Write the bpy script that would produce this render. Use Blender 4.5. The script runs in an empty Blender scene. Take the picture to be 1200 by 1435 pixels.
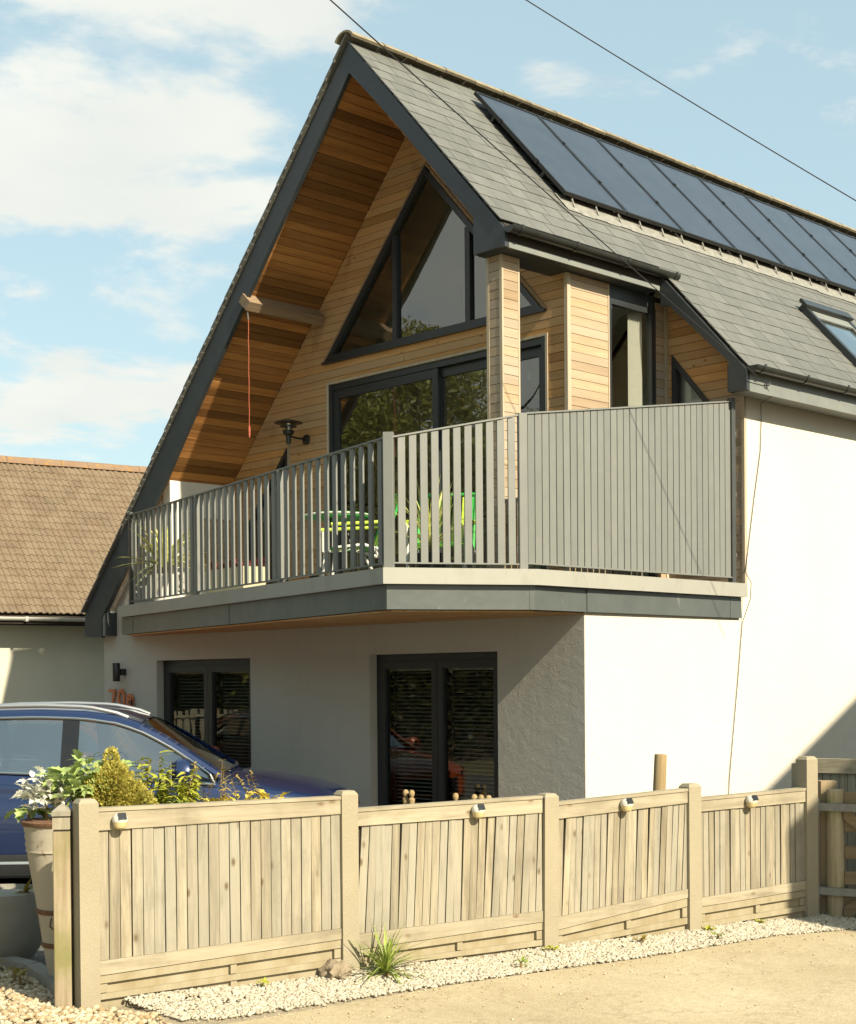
import bpy, bmesh, math, random
import numpy as np
from mathutils import Vector, Matrix, Euler
random.seed(7); rng = np.random.default_rng(7)
S = bpy.context.scene; COL = S.collection
R = math.radians

# ------------------------------------------------------------------ camera
cd = bpy.data.cameras.new('camera'); cam = bpy.data.objects.new('camera', cd); COL.objects.link(cam); S.camera = cam
cd.sensor_fit = 'HORIZONTAL'; cd.sensor_width = 36.0; cd.lens = 36.0*2091.04/1200
cd.shift_x = 0.0; cd.shift_y = 260.5/1200; cd.clip_start = 0.1; cd.clip_end = 4000
cR = Vector((0.69607881, 0.71791476, -0.00852604)); cU = Vector((-0.00243275, 0.01423364, 0.99989574)); cF = Vector((-0.71796126, 0.69598549, -0.01165425))
cam.matrix_world = Matrix(((cR.x, cU.x, -cF.x, 8.55521), (cR.y, cU.y, -cF.y, -10.2375), (cR.z, cU.z, -cF.z, 1.6), (0, 0, 0, 1)))

# ------------------------------------------------------------------ sun, sky, exposure
SUN = Vector((1.0, -0.075, 0.76)).normalized()            # towards the sun
sun_el = math.asin(SUN.z); sun_az = math.atan2(SUN.x, SUN.y)
sl = bpy.data.lights.new('sun', 'SUN'); sl.energy = 5.0; sl.angle = R(0.53); sl.color = (1.0, 0.885, 0.68)
so = bpy.data.objects.new('sun', sl); COL.objects.link(so)
so.rotation_euler = (-SUN).to_track_quat('-Z', 'Y').to_euler()
S.view_settings.view_transform = 'Standard'; S.view_settings.look = 'None'
S.view_settings.exposure = 0.98; S.view_settings.gamma = 1.0; S.view_settings.use_curve_mapping = False

W = bpy.data.worlds.new('World'); S.world = W; W.use_nodes = True
def build_world():
    nt = W.node_tree; N = nt.nodes; L = nt.links; N.clear()
    out = N.new('ShaderNodeOutputWorld'); bg = N.new('ShaderNodeBackground'); bg.inputs['Strength'].default_value = 0.103
    sky = N.new('ShaderNodeTexSky'); sky.sky_type = 'NISHITA'; sky.sun_disc = False
    sky.sun_elevation = sun_el; sky.sun_rotation = sun_az; sky.altitude = 0; sky.air_density = 1.0; sky.dust_density = 1.6; sky.ozone_density = 1.0
    tc = N.new('ShaderNodeTexCoord'); nrm = N.new('ShaderNodeVectorMath'); nrm.operation = 'NORMALIZE'
    L.new(tc.outputs['Generated'], nrm.inputs[0])
    sep = N.new('ShaderNodeSeparateXYZ'); L.new(nrm.outputs[0], sep.inputs[0])
    def math_(op, a, b=None, clamp=False):
        m = N.new('ShaderNodeMath'); m.operation = op; m.use_clamp = clamp
        for i, v in enumerate((a, b)):
            if v is None: continue
            if isinstance(v, (int, float)): m.inputs[i].default_value = v
            else: L.new(v, m.inputs[i])
        return m.outputs[0]
    # clouds on a flat layer, so that they flatten towards the horizon
    zz = math_('ADD', math_('MAXIMUM', sep.outputs[2], 0.0), 0.16)
    cmb = N.new('ShaderNodeCombineXYZ'); L.new(math_('DIVIDE', sep.outputs[0], zz), cmb.inputs[0]); L.new(math_('DIVIDE', sep.outputs[1], zz), cmb.inputs[1])
    cmb.inputs[2].default_value = 3.7
    n1 = N.new('ShaderNodeTexNoise'); n1.inputs['Scale'].default_value = 2.7; n1.inputs['Detail'].default_value = 12; n1.inputs['Roughness'].default_value = 0.58; n1.inputs['Distortion'].default_value = 0.25
    L.new(cmb.outputs[0], n1.inputs['Vector'])
    bias = None
    for (px, py, rad, amp) in [(110, 60, 0.17, .36), (330, 130, 0.11, .30), (60, 190, 0.08, .28), (110, 520, 0.13, .40), (250, 560, 0.09, .30), (60, 620, 0.1, .32), (760, 95, .03, .10)]+[(None, (-.72, -.69, .30), .42, .55)]:  # last entry: unseen cloud bank added for pale reflections in the gable panes
        d = Vector(py).normalized() if px is None else (cF + cR*((px-600)/2091.) - cU*((py-978)/2091.)).normalized()
        dot = N.new('ShaderNodeVectorMath'); dot.operation = 'DISTANCE'; L.new(nrm.outputs[0], dot.inputs[0]); dot.inputs[1].default_value = d
        v = math_('MULTIPLY', math_('SUBTRACT', 1.0, math_('DIVIDE', dot.outputs['Value'], rad), True), amp)
        bias = v if bias is None else math_('MAXIMUM', bias, v)
    f = math_('ADD', math_('SUBTRACT', math_('MULTIPLY', n1.outputs['Fac'], 1.5), .26), bias)
    cr = N.new('ShaderNodeValToRGB'); cr.color_ramp.elements[0].position = .60; cr.color_ramp.elements[1].position = .80
    cr.color_ramp.interpolation = 'EASE'
    L.new(f, cr.inputs[0])
    n2 = N.new('ShaderNodeTexNoise'); n2.inputs['Scale'].default_value = 3.0; n2.inputs['Detail'].default_value = 6
    L.new(cmb.outputs[0], n2.inputs['Vector'])
    cc = N.new('ShaderNodeMixRGB'); cc.inputs[1].default_value = (3.7, 3.85, 3.7, 1); cc.inputs[2].default_value = (5.25, 5.25, 4.75, 1)
    L.new(n2.outputs['Fac'], cc.inputs[0])
    tint = N.new('ShaderNodeMixRGB'); tint.blend_type = 'MULTIPLY'; tint.inputs[0].default_value = 1; tint.inputs[2].default_value = (1.05, 1.0, 0.80, 1)
    L.new(sky.outputs[0], tint.inputs[1])
    veil = N.new('ShaderNodeMixRGB'); veil.inputs[0].default_value = .58; veil.inputs[2].default_value = (3.0, 4.1, 4.5, 1); L.new(tint.outputs[0], veil.inputs[1])
    mx = N.new('ShaderNodeMixRGB'); L.new(math_('MULTIPLY', cr.outputs['Color'], .93), mx.inputs[0]); L.new(veil.outputs[0], mx.inputs[1]); L.new(cc.outputs[0], mx.inputs[2])
    L.new(mx.outputs[0], bg.inputs['Color']); L.new(bg.outputs[0], out.inputs[0])
build_world()

# ------------------------------------------------------------------ material helpers
ALB = .77      # overall cut to the base colours below, deepening shade beside sunlit parts
class NT:
    def __init__(s, name):
        s.m = bpy.data.materials.new(name); s.m.use_nodes = True
        s.t = s.m.node_tree; s.N = s.t.nodes; s.L = s.t.links
        s.b = s.N['Principled BSDF']; s.out = s.N['Material Output']; s._tc = None
    def set(s, **k):
        for a, v in k.items(): s.b.inputs[a.replace('_', ' ')].default_value = v
    def link(s, a, b): s.L.new(a, b)
    def obj(s, scale=(1, 1, 1), rnd=True):
        tc = s.N.new('ShaderNodeTexCoord'); mp = s.N.new('ShaderNodeMapping'); mp.inputs['Scale'].default_value = scale
        s.L.new(tc.outputs['Object'], mp.inputs['Vector'])
        if rnd:
            oi = s.N.new('ShaderNodeObjectInfo'); mu = s.N.new('ShaderNodeMath'); mu.operation = 'MULTIPLY'; mu.inputs[1].default_value = 61.7
            s.L.new(oi.outputs['Random'], mu.inputs[0]); s.L.new(mu.outputs[0], mp.inputs['Location'])
        return mp.outputs[0]
    def geo(s, scale=(1, 1, 1)):
        g = s.N.new('ShaderNodeNewGeometry'); mp = s.N.new('ShaderNodeMapping'); mp.inputs['Scale'].default_value = scale
        s.L.new(g.outputs['Position'], mp.inputs['Vector']); return mp.outputs[0]
    def rnd(s):
        return s.N.new('ShaderNodeObjectInfo').outputs['Random']
    def noise(s, vec, scale, detail=4, rough=.55, dist=0):
        n = s.N.new('ShaderNodeTexNoise'); n.inputs['Scale'].default_value = scale; n.inputs['Detail'].default_value = detail
        n.inputs['Roughness'].default_value = rough; n.inputs['Distortion'].default_value = dist
        s.L.new(vec, n.inputs['Vector']); return n.outputs['Fac']
    def voro(s, vec, scale, out='Distance'):
        n = s.N.new('ShaderNodeTexVoronoi'); n.inputs['Scale'].default_value = scale; s.L.new(vec, n.inputs['Vector']); return n.outputs[out]
    def ramp(s, fac, stops):
        r = s.N.new('ShaderNodeValToRGB'); e = r.color_ramp.elements
        while len(e) < len(stops): e.new(.5)
        for i, (p, c) in enumerate(stops):
            e[i].position = p; e[i].color = (c, c, c, 1) if isinstance(c, (int, float)) else (*c, 1)
        s.L.new(fac, r.inputs[0]); return r.outputs['Color']
    def mix(s, fac, a, b, mode='MIX'):
        n = s.N.new('ShaderNodeMixRGB'); n.blend_type = mode
        for i, v in ((0, fac), (1, a), (2, b)):
            if isinstance(v, (int, float)): n.inputs[i].default_value = v
            elif isinstance(v, tuple): n.inputs[i].default_value = (*(x*ALB for x in v), 1)
            else: s.L.new(v, n.inputs[i])
        return n.outputs[0]
    def math(s, op, a, b=None):
        m = s.N.new('ShaderNodeMath'); m.operation = op
        for i, v in enumerate((a, b)):
            if v is None: continue
            if isinstance(v, (int, float)): m.inputs[i].default_value = v
            else: s.L.new(v, m.inputs[i])
        return m.outputs[0]
    def color(s, c): s.L.new(c, s.b.inputs['Base Color'])
    def rough(s, c): s.L.new(c, s.b.inputs['Roughness'])
    def bump(s, h, strength=.3, dist=.01, prev=None):
        n = s.N.new('ShaderNodeBump'); n.inputs['Strength'].default_value = strength; n.inputs['Distance'].default_value = dist
        s.L.new(h, n.inputs['Height'])
        if prev is not None: s.L.new(prev, n.inputs['Normal'])
        s.L.new(n.outputs[0], s.b.inputs['Normal']); return n.outputs[0]

def surf(name, c0, c1, scale=4, rough=.8, bs=.15, bscale=60, bd=.004, metallic=0, spec=.5, var=.0, world=False):
    k = NT(name); v = k.geo() if world else k.obj()
    n = k.noise(v, scale, 6, .6)
    c = k.mix(k.ramp(n, [(.3, 0.), (.7, 1.)]), c0, c1)
    if var:
        c = k.mix(1.0, c, k.ramp(k.rnd(), [(0, 1-var), (1, 1+var)]), 'MULTIPLY')
    k.color(c); k.set(Roughness=rough, Metallic=metallic); k.b.inputs['Specular IOR Level'].default_value = spec
    if bs: k.bump(k.noise(v, bscale, 3), bs, bd)
    return k.m

def wood(name, dark, light, axis, var=.25, rough=.75, knots=True, grey=None, stain=None, ring=22, weather=None):
    """timber with the grain running along one axis; every board has its own tone"""
    k = NT(name); sc = [1., 1., 1.]; sc[axis] = .06
    v = k.obj(tuple(sc))
    g = k.noise(v, ring, 5, .6, .6); g2 = k.noise(v, ring*4, 3, .6)
    grain = k.math('ADD', k.math('MULTIPLY', g, .7), k.math('MULTIPLY', g2, .3))
    c = k.mix(k.ramp(grain, [(.34, 0.), (.64, 1.)]), dark, light)
    r = k.rnd()
    c = k.mix(1.0, c, k.ramp(r, [(0, 1-var), (.5, 1.), (1, 1+var*.8)]), 'MULTIPLY')
    r2 = k.math('FRACT', k.math('MULTIPLY', r, 17.3))
    if grey: c = k.mix(k.ramp(k.math('ADD', k.math('MULTIPLY', r2, .5), k.math('MULTIPLY', k.noise(k.obj(tuple(x*.6 for x in sc)), 5, 3), .5)), [(.25, 0.), (.8, .8)]), c, grey)
    if knots:
        sk = [1., 1., 1.]; sk[axis] = .55
        vo = k.voro(k.obj(tuple(sk)), 7.5)
        c = k.mix(k.ramp(vo, [(.05, .9), (.075, .5), (.13, 0.)]), c, tuple(x*y for x, y in zip(dark, (.62, .5, .42))))
    if stain:
        sn = k.noise(k.geo((1, 1, .8)), 1.6, 6, .65, .5)
        c = k.mix(k.ramp(sn, [(.58, 0.), (.74, .55)]), c, stain)
    if weather:
        sv = [1., 1., 1.]; sv[axis] = .12
        st = k.noise(k.obj(tuple(sv)), 16, 6, .7, .3)
        c = k.mix(k.ramp(st, [(.52, 0.), (.68, .55)]), c, weather)
        bl = k.noise(k.geo(), 2.6, 6, .65)
        c = k.mix(k.ramp(bl, [(.5, 0.), (.72, .4)]), c, tuple(x*.8 for x in weather))
    k.color(c); k.set(Roughness=rough); k.b.inputs['Specular IOR Level'].default_value = .25
    k.bump(grain, .45, .003)
    return k.m

M = {}
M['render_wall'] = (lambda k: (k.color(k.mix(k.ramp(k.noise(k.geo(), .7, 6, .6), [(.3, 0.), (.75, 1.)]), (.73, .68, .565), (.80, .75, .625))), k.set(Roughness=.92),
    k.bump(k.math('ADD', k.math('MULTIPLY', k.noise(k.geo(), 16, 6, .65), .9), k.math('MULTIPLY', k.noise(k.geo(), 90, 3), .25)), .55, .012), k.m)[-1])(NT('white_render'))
M['render_front'] = (lambda k: (k.color(k.mix(k.ramp(k.noise(k.geo(), .8, 6, .6), [(.3, 0.), (.75, 1.)]), k.mix(k.ramp(k.noise(k.geo((3.0, 3.0, .25)), 2.2, 5, .6), [(.5, 0.), (.75, .5)]), (.50, .48, .42), (.42, .40, .345)), (.56, .535, .47))), k.set(Roughness=.92),  # same white render, the front's shade put into a greyer base; streaks are stains
    k.bump(k.math('ADD', k.math('MULTIPLY', k.noise(k.geo(), 9, 7, .65, .4), 1.0), k.math('MULTIPLY', k.noise(k.geo(), 70, 4), .35)), .5, .012), k.m)[-1])(NT('shaded_white_render'))
M['bungalow_render'] = surf('cream_render', (.60, .585, .47), (.67, .65, .53), 1.5, .9, .3, 60, .006, world=True)
M['anthracite'] = surf('anthracite_paint', (.030, .034, .036), (.040, .044, .046), 3, .42, .04, 90)
M['frame'] = surf('anthracite_frame', (.026, .029, .031), (.033, .037, .039), 3, .38, 0)
M['barge'] = surf('slate_blue_paint', (.034, .041, .046), (.046, .054, .058), 5, .5, .06, 50)
M['gutter'] = surf('black_plastic', (.022, .024, .022), (.035, .036, .032), 4, .3, .03, 60)
M['fascia'] = surf('grey_fascia_paint', (.20, .215, .20), (.25, .265, .24), 4, .5, .04, 60)
M['rail'] = surf('grey_rail_paint', (.195, .203, .186), (.22, .228, .208), 5, .5, .03, 70, var=.05)
M['rail_dark'] = surf('dark_rail_paint', (.055, .058, .055), (.075, .078, .072), 5, .45, .03, 70)
M['coping'] = (lambda k: (k.color(k.mix(k.ramp(k.noise(k.geo((1.6, 1.6, .7)), 3.2, 7, .7), [(.52, 0.), (.76, .6)]), k.mix(k.noise(k.geo(), 4, 5), (.34, .338, .295), (.41, .402, .35)), (.24, .235, .19))), k.set(Roughness=.55), k.bump(k.noise(k.geo(), 50, 3), .06, .004), k.m)[-1])(NT('pale_grey_coping'))
M['flash'] = (lambda k: (k.color(k.mix(k.ramp(k.noise(k.geo((1, 1, .5)), 9, 7, .7), [(.62, 0.), (.74, .7)]), k.mix(k.noise(k.geo(), 2.5, 4), (.085, .10, .098), (.15, .165, .155)), (.3, .31, .28))),
    k.set(Roughness=.36, Metallic=.15), k.bump(k.noise(k.geo(), 2.2, 3), .25, .05), k.m)[-1])(NT('lead_flashing'))
M['lead'] = surf('pale_lead', (.20, .195, .17), (.34, .33, .29), 14, .6, .3, 25, .01, world=True)
M['cedar_soffit'] = wood('red_cedar_soffit', (.29, .125, .036), (.47, .225, .072), 1, .50, .6, knots=False, ring=14)
M['cedar'] = wood('honey_cedar_cladding', (.46, .225, .075), (.62, .345, .13), 0, .24, .7, True, (.54, .37, .21), (.13, .05, .02))
M['cedar_grey_x'] = wood('weathered_cedar_x', (.36, .255, .155), (.48, .36, .235), 0, .18, .8, False, (.40, .35, .28))
M['cedar_grey_y'] = wood('weathered_cedar_y', (.40, .275, .155), (.53, .39, .24), 1, .20, .8, False, (.46, .40, .32))
M['trim_wood'] = wood('pale_timber_trim', (.44, .36, .25), (.58, .49, .36), 2, .08, .7, False)
M['oak_x'] = wood('weathered_oak_y', (.22, .15, .09), (.36, .26, .17), 1, .1, .75, True)
M['backing'] = surf('dark_backing', (.03, .02, .012), (.04, .03, .02), 4, .9, 0)
M['slate'] = (lambda k: (k.color(k.mix(1.0, k.mix(k.ramp(k.noise(k.obj(), 7, 6, .65), [(.35, 0.), (.7, 1.)]), (.136, .138, .122), (.168, .169, .152)), k.ramp(k.rnd(), [(0, .86), (.6, 1.), (1, 1.10)]), 'MULTIPLY')),
    k.set(Roughness=.6), k.bump(k.noise(k.obj(), 40, 4), .12, .003), k.m)[-1])(NT('grey_slate'))
M['ridge'] = surf('ridge_clay', (.20, .165, .105), (.33, .28, .19), 9, .85, .3, 40, .006, var=.15)
M['tile'] = (lambda k: (k.color(k.mix(k.ramp(k.noise(k.geo(), 17, 4, .7), [(.66, 0.), (.71, .8)]), k.mix(k.ramp(k.noise(k.geo(), 3.5, 7, .7), [(.3, 0.), (.7, 1.)]), k.mix(k.rnd(), (.125, .085, .05), (.175, .118, .07)), (.235, .18, .115)), (.40, .35, .27))),
    k.set(Roughness=.9), k.bump(k.noise(k.obj(), 40, 4), .3, .006), k.m)[-1])(NT('brown_tile'))
M['tile_ridge'] = (lambda k: (k.color(k.mix(k.ramp(k.noise(k.geo(), 12, 4, .7), [(.55, 0.), (.66, .9)]), k.mix(k.noise(k.geo(), 6, 6), (.22, .12, .07), (.30, .22, .14)), (.40, .21, .035))),
    k.set(Roughness=.9), k.bump(k.noise(k.geo(), 30, 4), .4, .01), k.m)[-1])(NT('lichen_ridge'))
M['white_pvc'] = surf('white_plastic', (.62, .61, .55), (.72, .71, .65), 5, .4, 0)
M['white_wall'] = surf('white_paint', (.70, .69, .64), (.76, .75, .70), 3, .7, .05, 60)
M['interior'] = surf('interior_plaster', (.98, .96, .88), (1.0, .98, .91), 2, .85, 0)
M['interior_dark'] = surf('interior_floor', (.10, .08, .06), (.14, .11, .08), 6, .6, 0)
M['blind'] = surf('blind_slat', (.80, .80, .70), (.88, .88, .78), 3, .5, 0)
M['blind_dark'] = surf('blind_tape', (.05, .05, .045), (.07, .07, .06), 3, .8, 0)
M['fence_wood'] = wood('pale_fence_timber', (.23, .195, .13), (.44, .385, .275), 2, .17, .85, True, (.35, .335, .275), ring=30, weather=(.19, .17, .13))
M['fence_rail'] = wood('pale_fence_rail', (.33, .285, .195), (.46, .405, .295), 0, .08, .85, True, ring=24, weather=(.19, .16, .11))
M['concrete_post'] = (lambda k: (k.color(k.mix(k.ramp(k.voro(k.obj(), 95), [(.12, .9), (.3, 0.)]), k.mix(k.noise(k.obj(), 5, 6), (.31, .27, .18), (.40, .35, .25)), k.mix(k.noise(k.obj(), 200, 0), (.12, .095, .06), (.62, .57, .46)))),
    k.set(Roughness=.95), k.bump(k.noise(k.obj(), 110, 4), .5, .005), k.m)[-1])(NT('exposed_aggregate'))
M['gravel_board'] = (lambda k: (k.color(k.mix(k.ramp(k.noise(k.obj((1, 1, .35)), 8, 7, .65), [(.35, 0.), (.7, 1.)]), (.31, .255, .15), (.415, .37, .26))), k.set(Roughness=.95), k.bump(k.noise(k.obj(), 60, 4), .3, .004), k.m)[-1])(NT('gravel_board_concrete'))
M['post_wood'] = (lambda k: (k.color(k.mix(k.ramp(k.math('ADD', k.noise(k.geo(), 9, 5), k.math('MULTIPLY', k.geo_z(), -.5)), [(.12, 0.), (.42, .0), (.56, .75)]) if False else k.ramp(k.noise(k.geo((1, 1, .3)), 7, 5), [(.62, 0.), (.76, .6)]), k.mix(k.ramp(k.noise(k.obj((1, 1, .06)), 24, 5, .6, .5), [(.35, 0.), (.65, 1.)]), (.28, .20, .11), (.43, .33, .20)), (.13, .13, .03))),
    k.set(Roughness=.85), k.bump(k.noise(k.obj((1, 1, .06)), 30, 4), .35, .004), k.m)[-1])(NT('gate_post_timber'))
M['green_post'] = (lambda k: (k.color(k.mix(k.ramp(k.noise(k.geo((1, 1, .5)), 6, 5), [(.48, 0.), (.66, .75)]), k.mix(k.ramp(k.noise(k.obj((1, 1, .06)), 24, 5, .6, .5), [(.35, 0.), (.65, 1.)]), (.29, .225, .135), (.44, .365, .24)), (.20, .20, .055))),
    k.set(Roughness=.85), k.bump(k.noise(k.obj((1, 1, .06)), 30, 4), .35, .004), k.m)[-1])(NT('mossy_timber'))
M['round_post'] = wood('round_post_timber', (.30, .21, .10), (.46, .35, .19), 2, .05, .8, True)
M['gate_wood'] = wood('gate_timber', (.17, .125, .07), (.27, .205, .125), 0, .12, .85, True)
M['galv'] = surf('galvanised_steel', (.20, .205, .20), (.29, .29, .28), 20, .5, .05, 60, metallic=.6)
M['solar_white'] = surf('pale_plastic_housing', (.62, .6, .52), (.68, .66, .58), 4, .4, 0)
M['solar_dome'] = surf('amber_diffuser', (.60, .48, .23), (.66, .54, .28), 4, .35, 0)
M['solar_cell'] = surf('dark_cell', (.02, .022, .025), (.03, .032, .036), 20, .25, 0)
M['panel_glass'] = (lambda k: (k.color(k.mix(k.ramp(k.noise(k.obj((1, 1, 1)), 3, 6, .7), [(.35, 0.), (.75, 1.)]), (.020, .024, .036), (.042, .047, .060))), k.set(Roughness=.28, IOR=1.45), k.b.inputs['Coat Weight'].__setattr__('default_value', .3), k.m)[-1])(NT('solar_glass'))
M['black'] = surf('black_metal', (.012, .013, .013), (.02, .021, .021), 5, .4, 0)
M['copper'] = surf('copper_orange', (.52, .125, .035), (.62, .17, .05), 14, .5, .1, 80)
M['rust_planter'] = (lambda k: (k.color(k.mix(k.ramp(k.noise(k.geo((1, 1, .55)), 9, 6, .7, .5), [(.58, 0.), (.68, .9)]), k.mix(k.noise(k.geo((1, 1, .3)), 5, 5), (.40, .35, .26), (.54, .49, .38)), (.20, .10, .05))), k.set(Roughness=.8), k.bump(k.noise(k.geo(), 40, 4), .3, .004), k.m)[-1])(NT('rusty_painted_metal'))
M['rust'] = surf('rust', (.12, .055, .028), (.22, .115, .06), 18, .85, .3, 60)
M['grey_pot'] = surf('grey_pot_fibreclay', (.25, .24, .20), (.31, .295, .25), 8, .85, .12, 120, .003)
M['soil'] = surf('potting_soil', (.03, .02, .012), (.06, .042, .026), 20, .95, .5, 60, .02)
M['terracotta_white'] = surf('white_glazed_pot', (.66, .65, .60), (.74, .73, .68), 4, .4, 0)
M['cream_trough'] = surf('cream_trough', (.62, .56, .36), (.70, .64, .44), 4, .6, .05, 60)
M['pebble'] = surf('white_pebble', (.34, .29, .20), (.64, .59, .48), 22, .8, .1, 60, world=True)
M['shingle'] = (lambda k: (k.color(k.mix(k.ramp(k.voro(k.geo(), 27, 'Color'), [(.2, 0.), (.8, 1.)]), k.mix(k.noise(k.geo(), 25, 2), (.30, .19, .085), (.46, .34, .18)), (.62, .53, .38))), k.set(Roughness=.8), k.m)[-1])(NT('golden_shingle'))
M['gravel_base'] = surf('gravel_bed', (.30, .25, .16), (.42, .36, .25), 40, .95, .6, 60, .02, world=True)
def drive():
    k = NT('drive_concrete'); g = k.geo()
    big = k.noise(g, .9, 6, .6); fine = k.noise(g, 26, 5, .7); sp = k.voro(g, 75)
    c = k.mix(k.ramp(big, [(.34, 0.), (.68, 1.)]), (.46, .375, .225), (.60, .51, .335))
    c = k.mix(k.ramp(fine, [(.35, .45), (.65, 0.)]), c, (.34, .265, .15))
    c = k.mix(k.ramp(sp, [(.10, .8), (.22, 0.)]), c, (.66, .58, .42)); c = k.mix(k.ramp(k.voro(k.geo((1.1, .9, 1)), 52), [(.09, .75), (.17, 0.)]), c, (.22, .17, .10)); c = k.mix(k.ramp(k.noise(k.geo((.35, 1, 1)), 1.7, 6, .7), [(.55, 0.), (.7, .4)]), c, (.33, .26, .155))
    cr = k.ramp(k.math('ABSOLUTE', k.math('SUBTRACT', k.noise(g, 1.1, 6, .6), .5)), [(.0, .55), (.012, 0.)])
    c = k.mix(cr, c, (.33, .26, .15))
    k.color(c); k.set(Roughness=.9); k.bump(k.math('ADD', fine, k.math('MULTIPLY', sp, .5)), .45, .008); return k.m
M['drive'] = drive()
M['yard'] = surf('yard_tarmac', (.10, .095, .08), (.15, .14, .12), 30, .95, .5, 80, .01, world=True)
M['ground'] = surf('ground_earth', (.16, .14, .07), (.24, .21, .11), 3, .95, .3, 30, .02, world=True)
M['kerb'] = surf('edging_stone', (.25, .23, .19), (.33, .30, .25), 9, .9, .3, 40)
def leafmat(name, c0, c1, c2=None, rough=.55, sub=.0, var=.25):
    k = NT(name); r = k.noise(k.geo(), 31, 2)
    c = k.mix(k.ramp(r, [(.3, 0.), (.7, 1.)]), c0, c1)
    c = k.mix(1., c, k.ramp(k.rnd(), [(0, 1-var), (1, 1+var)]), 'MULTIPLY')
    k.color(c); k.set(Roughness=rough)
    tr = k.N.new('ShaderNodeBsdfTranslucent'); mx = k.N.new('ShaderNodeMixShader'); mx.inputs[0].default_value = .28
    k.link(c, tr.inputs['Color']); k.link(k.b.outputs[0], mx.inputs[1]); k.link(tr.outputs[0], mx.inputs[2]); k.link(mx.outputs[0], k.out.inputs[0])
    return k.m
M['leaf_green'] = leafmat('leaf_green', (0.26, 0.364, 0.091), (0.494, 0.598, 0.221))
M['leaf_silver'] = leafmat('leaf_silver', (0.713, 0.713, 0.598), (0.92, 0.908, 0.805))
M['leaf_conifer'] = leafmat('leaf_golden_conifer', (0.429, 0.377, 0.058), (0.702, 0.624, 0.143))
M['leaf_nandina'] = leafmat('leaf_lime', (0.377, 0.429, 0.039), (0.65, 0.65, 0.078))
M['leaf_bronze'] = leafmat('leaf_bronze', (0.26, 0.195, 0.039), (0.442, 0.338, 0.078))
M['leaf_yellow'] = leafmat('leaf_yellow', (0.715, 0.546, 0.065), (0.884, 0.715, 0.143))
M['leaf_grass'] = leafmat('leaf_grass', (0.169, 0.26, 0.039), (0.39, 0.468, 0.091))
M['leaf_yucca'] = leafmat('leaf_yucca', (0.468, 0.52, 0.117), (0.95, 0.923, 0.39))
M['leaf_hedge'] = leafmat('leaf_hedge', (.045, .055, .012), (.09, .10, .022))
M['leaf_tree'] = leafmat('leaf_tree', (0.135, 0.155, 0.019), (0.284, 0.27, 0.041))
M['leaf_red'] = leafmat('leaf_purple', (0.208, 0.039, 0.039), (0.312, 0.078, 0.065))
M['bark'] = surf('bark', (.08, .055, .035), (.14, .10, .065), 20, .95, .6, 30, .02)
M['twig'] = surf('twig', (.18, .12, .05), (.26, .18, .08), 20, .9, .2, 30)
M['car_blue'] = (lambda k: (k.color(k.mix(k.ramp(k.noise(k.geo(), 300, 1), [(.4, 0.), (.6, 1.)]), (.010, .024, .085), (.016, .038, .125))), k.set(Roughness=.26, Metallic=.4), k.b.inputs['Coat Weight'].__setattr__('default_value', 1.0), k.b.inputs['Coat Roughness'].__setattr__('default_value', .03), k.m)[-1])(NT('blue_car_paint'))
M['car_orange'] = (lambda k: (k.set(Roughness=.35, Metallic=.1), k.color(k.mix(k.noise(k.geo(), 200, 1), (.40, .075, .012), (.45, .09, .016))), k.b.inputs['Coat Weight'].__setattr__('default_value', .9), k.m)[-1])(NT('orange_car_paint'))
M['chrome'] = surf('chrome_trim', (.75, .74, .70), (.8, .79, .75), 5, .16, 0, metallic=1.0)
M['silver_rail'] = surf('silver_rail', (.62, .61, .58), (.68, .67, .64), 5, .3, 0, metallic=.85)
M['car_black'] = surf('car_black_plastic', (.014, .015, .016), (.022, .023, .024), 5, .5, .04, 120)
M['car_gloss'] = surf('car_gloss_black', (.012, .012, .013), (.018, .018, .02), 5, .12, 0)
M['tyre'] = surf('tyre_rubber', (.015, .015, .015), (.024, .024, .023), 8, .85, .1, 80)
M['alloy'] = surf('alloy_rim', (.45, .45, .44), (.52, .52, .51), 8, .3, 0, metallic=.9)
M['lamp_lens'] = surf('lamp_lens', (.10, .10, .11), (.16, .16, .17), 5, .08, 0)
M['seat'] = surf('car_seat_fabric', (.03, .03, .03), (.05, .05, .05), 8, .9, .1, 90)
M['rope_a'] = surf('orange_rope', (.40, .07, .035), (.50, .15, .08), 60, .9, .3, 120)
M['green_cloth'] = surf('green_webbing', (.02, .33, .035), (.04, .42, .06), 9, .6, .1, 60)
M['lime_cloth'] = surf('lime_webbing', (.42, .58, .03), (.50, .66, .06), 9, .6, .1, 60)
M['cable'] = surf('black_cable', (.015, .015, .015), (.025, .025, .025), 5, .6, 0)
M['brick_red'] = surf('neighbour_brick', (.22, .10, .06), (.32, .16, .10), 12, .9, .3, 40, world=True)
M['stump'] = surf('old_stump', (.17, .13, .085), (.38, .31, .21), 16, .95, .6, 40, .02)
M['zinc'] = surf('zinc_pendant', (.42, .46, .50), (.52, .56, .6), 6, .3, 0, metallic=.6)

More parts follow.
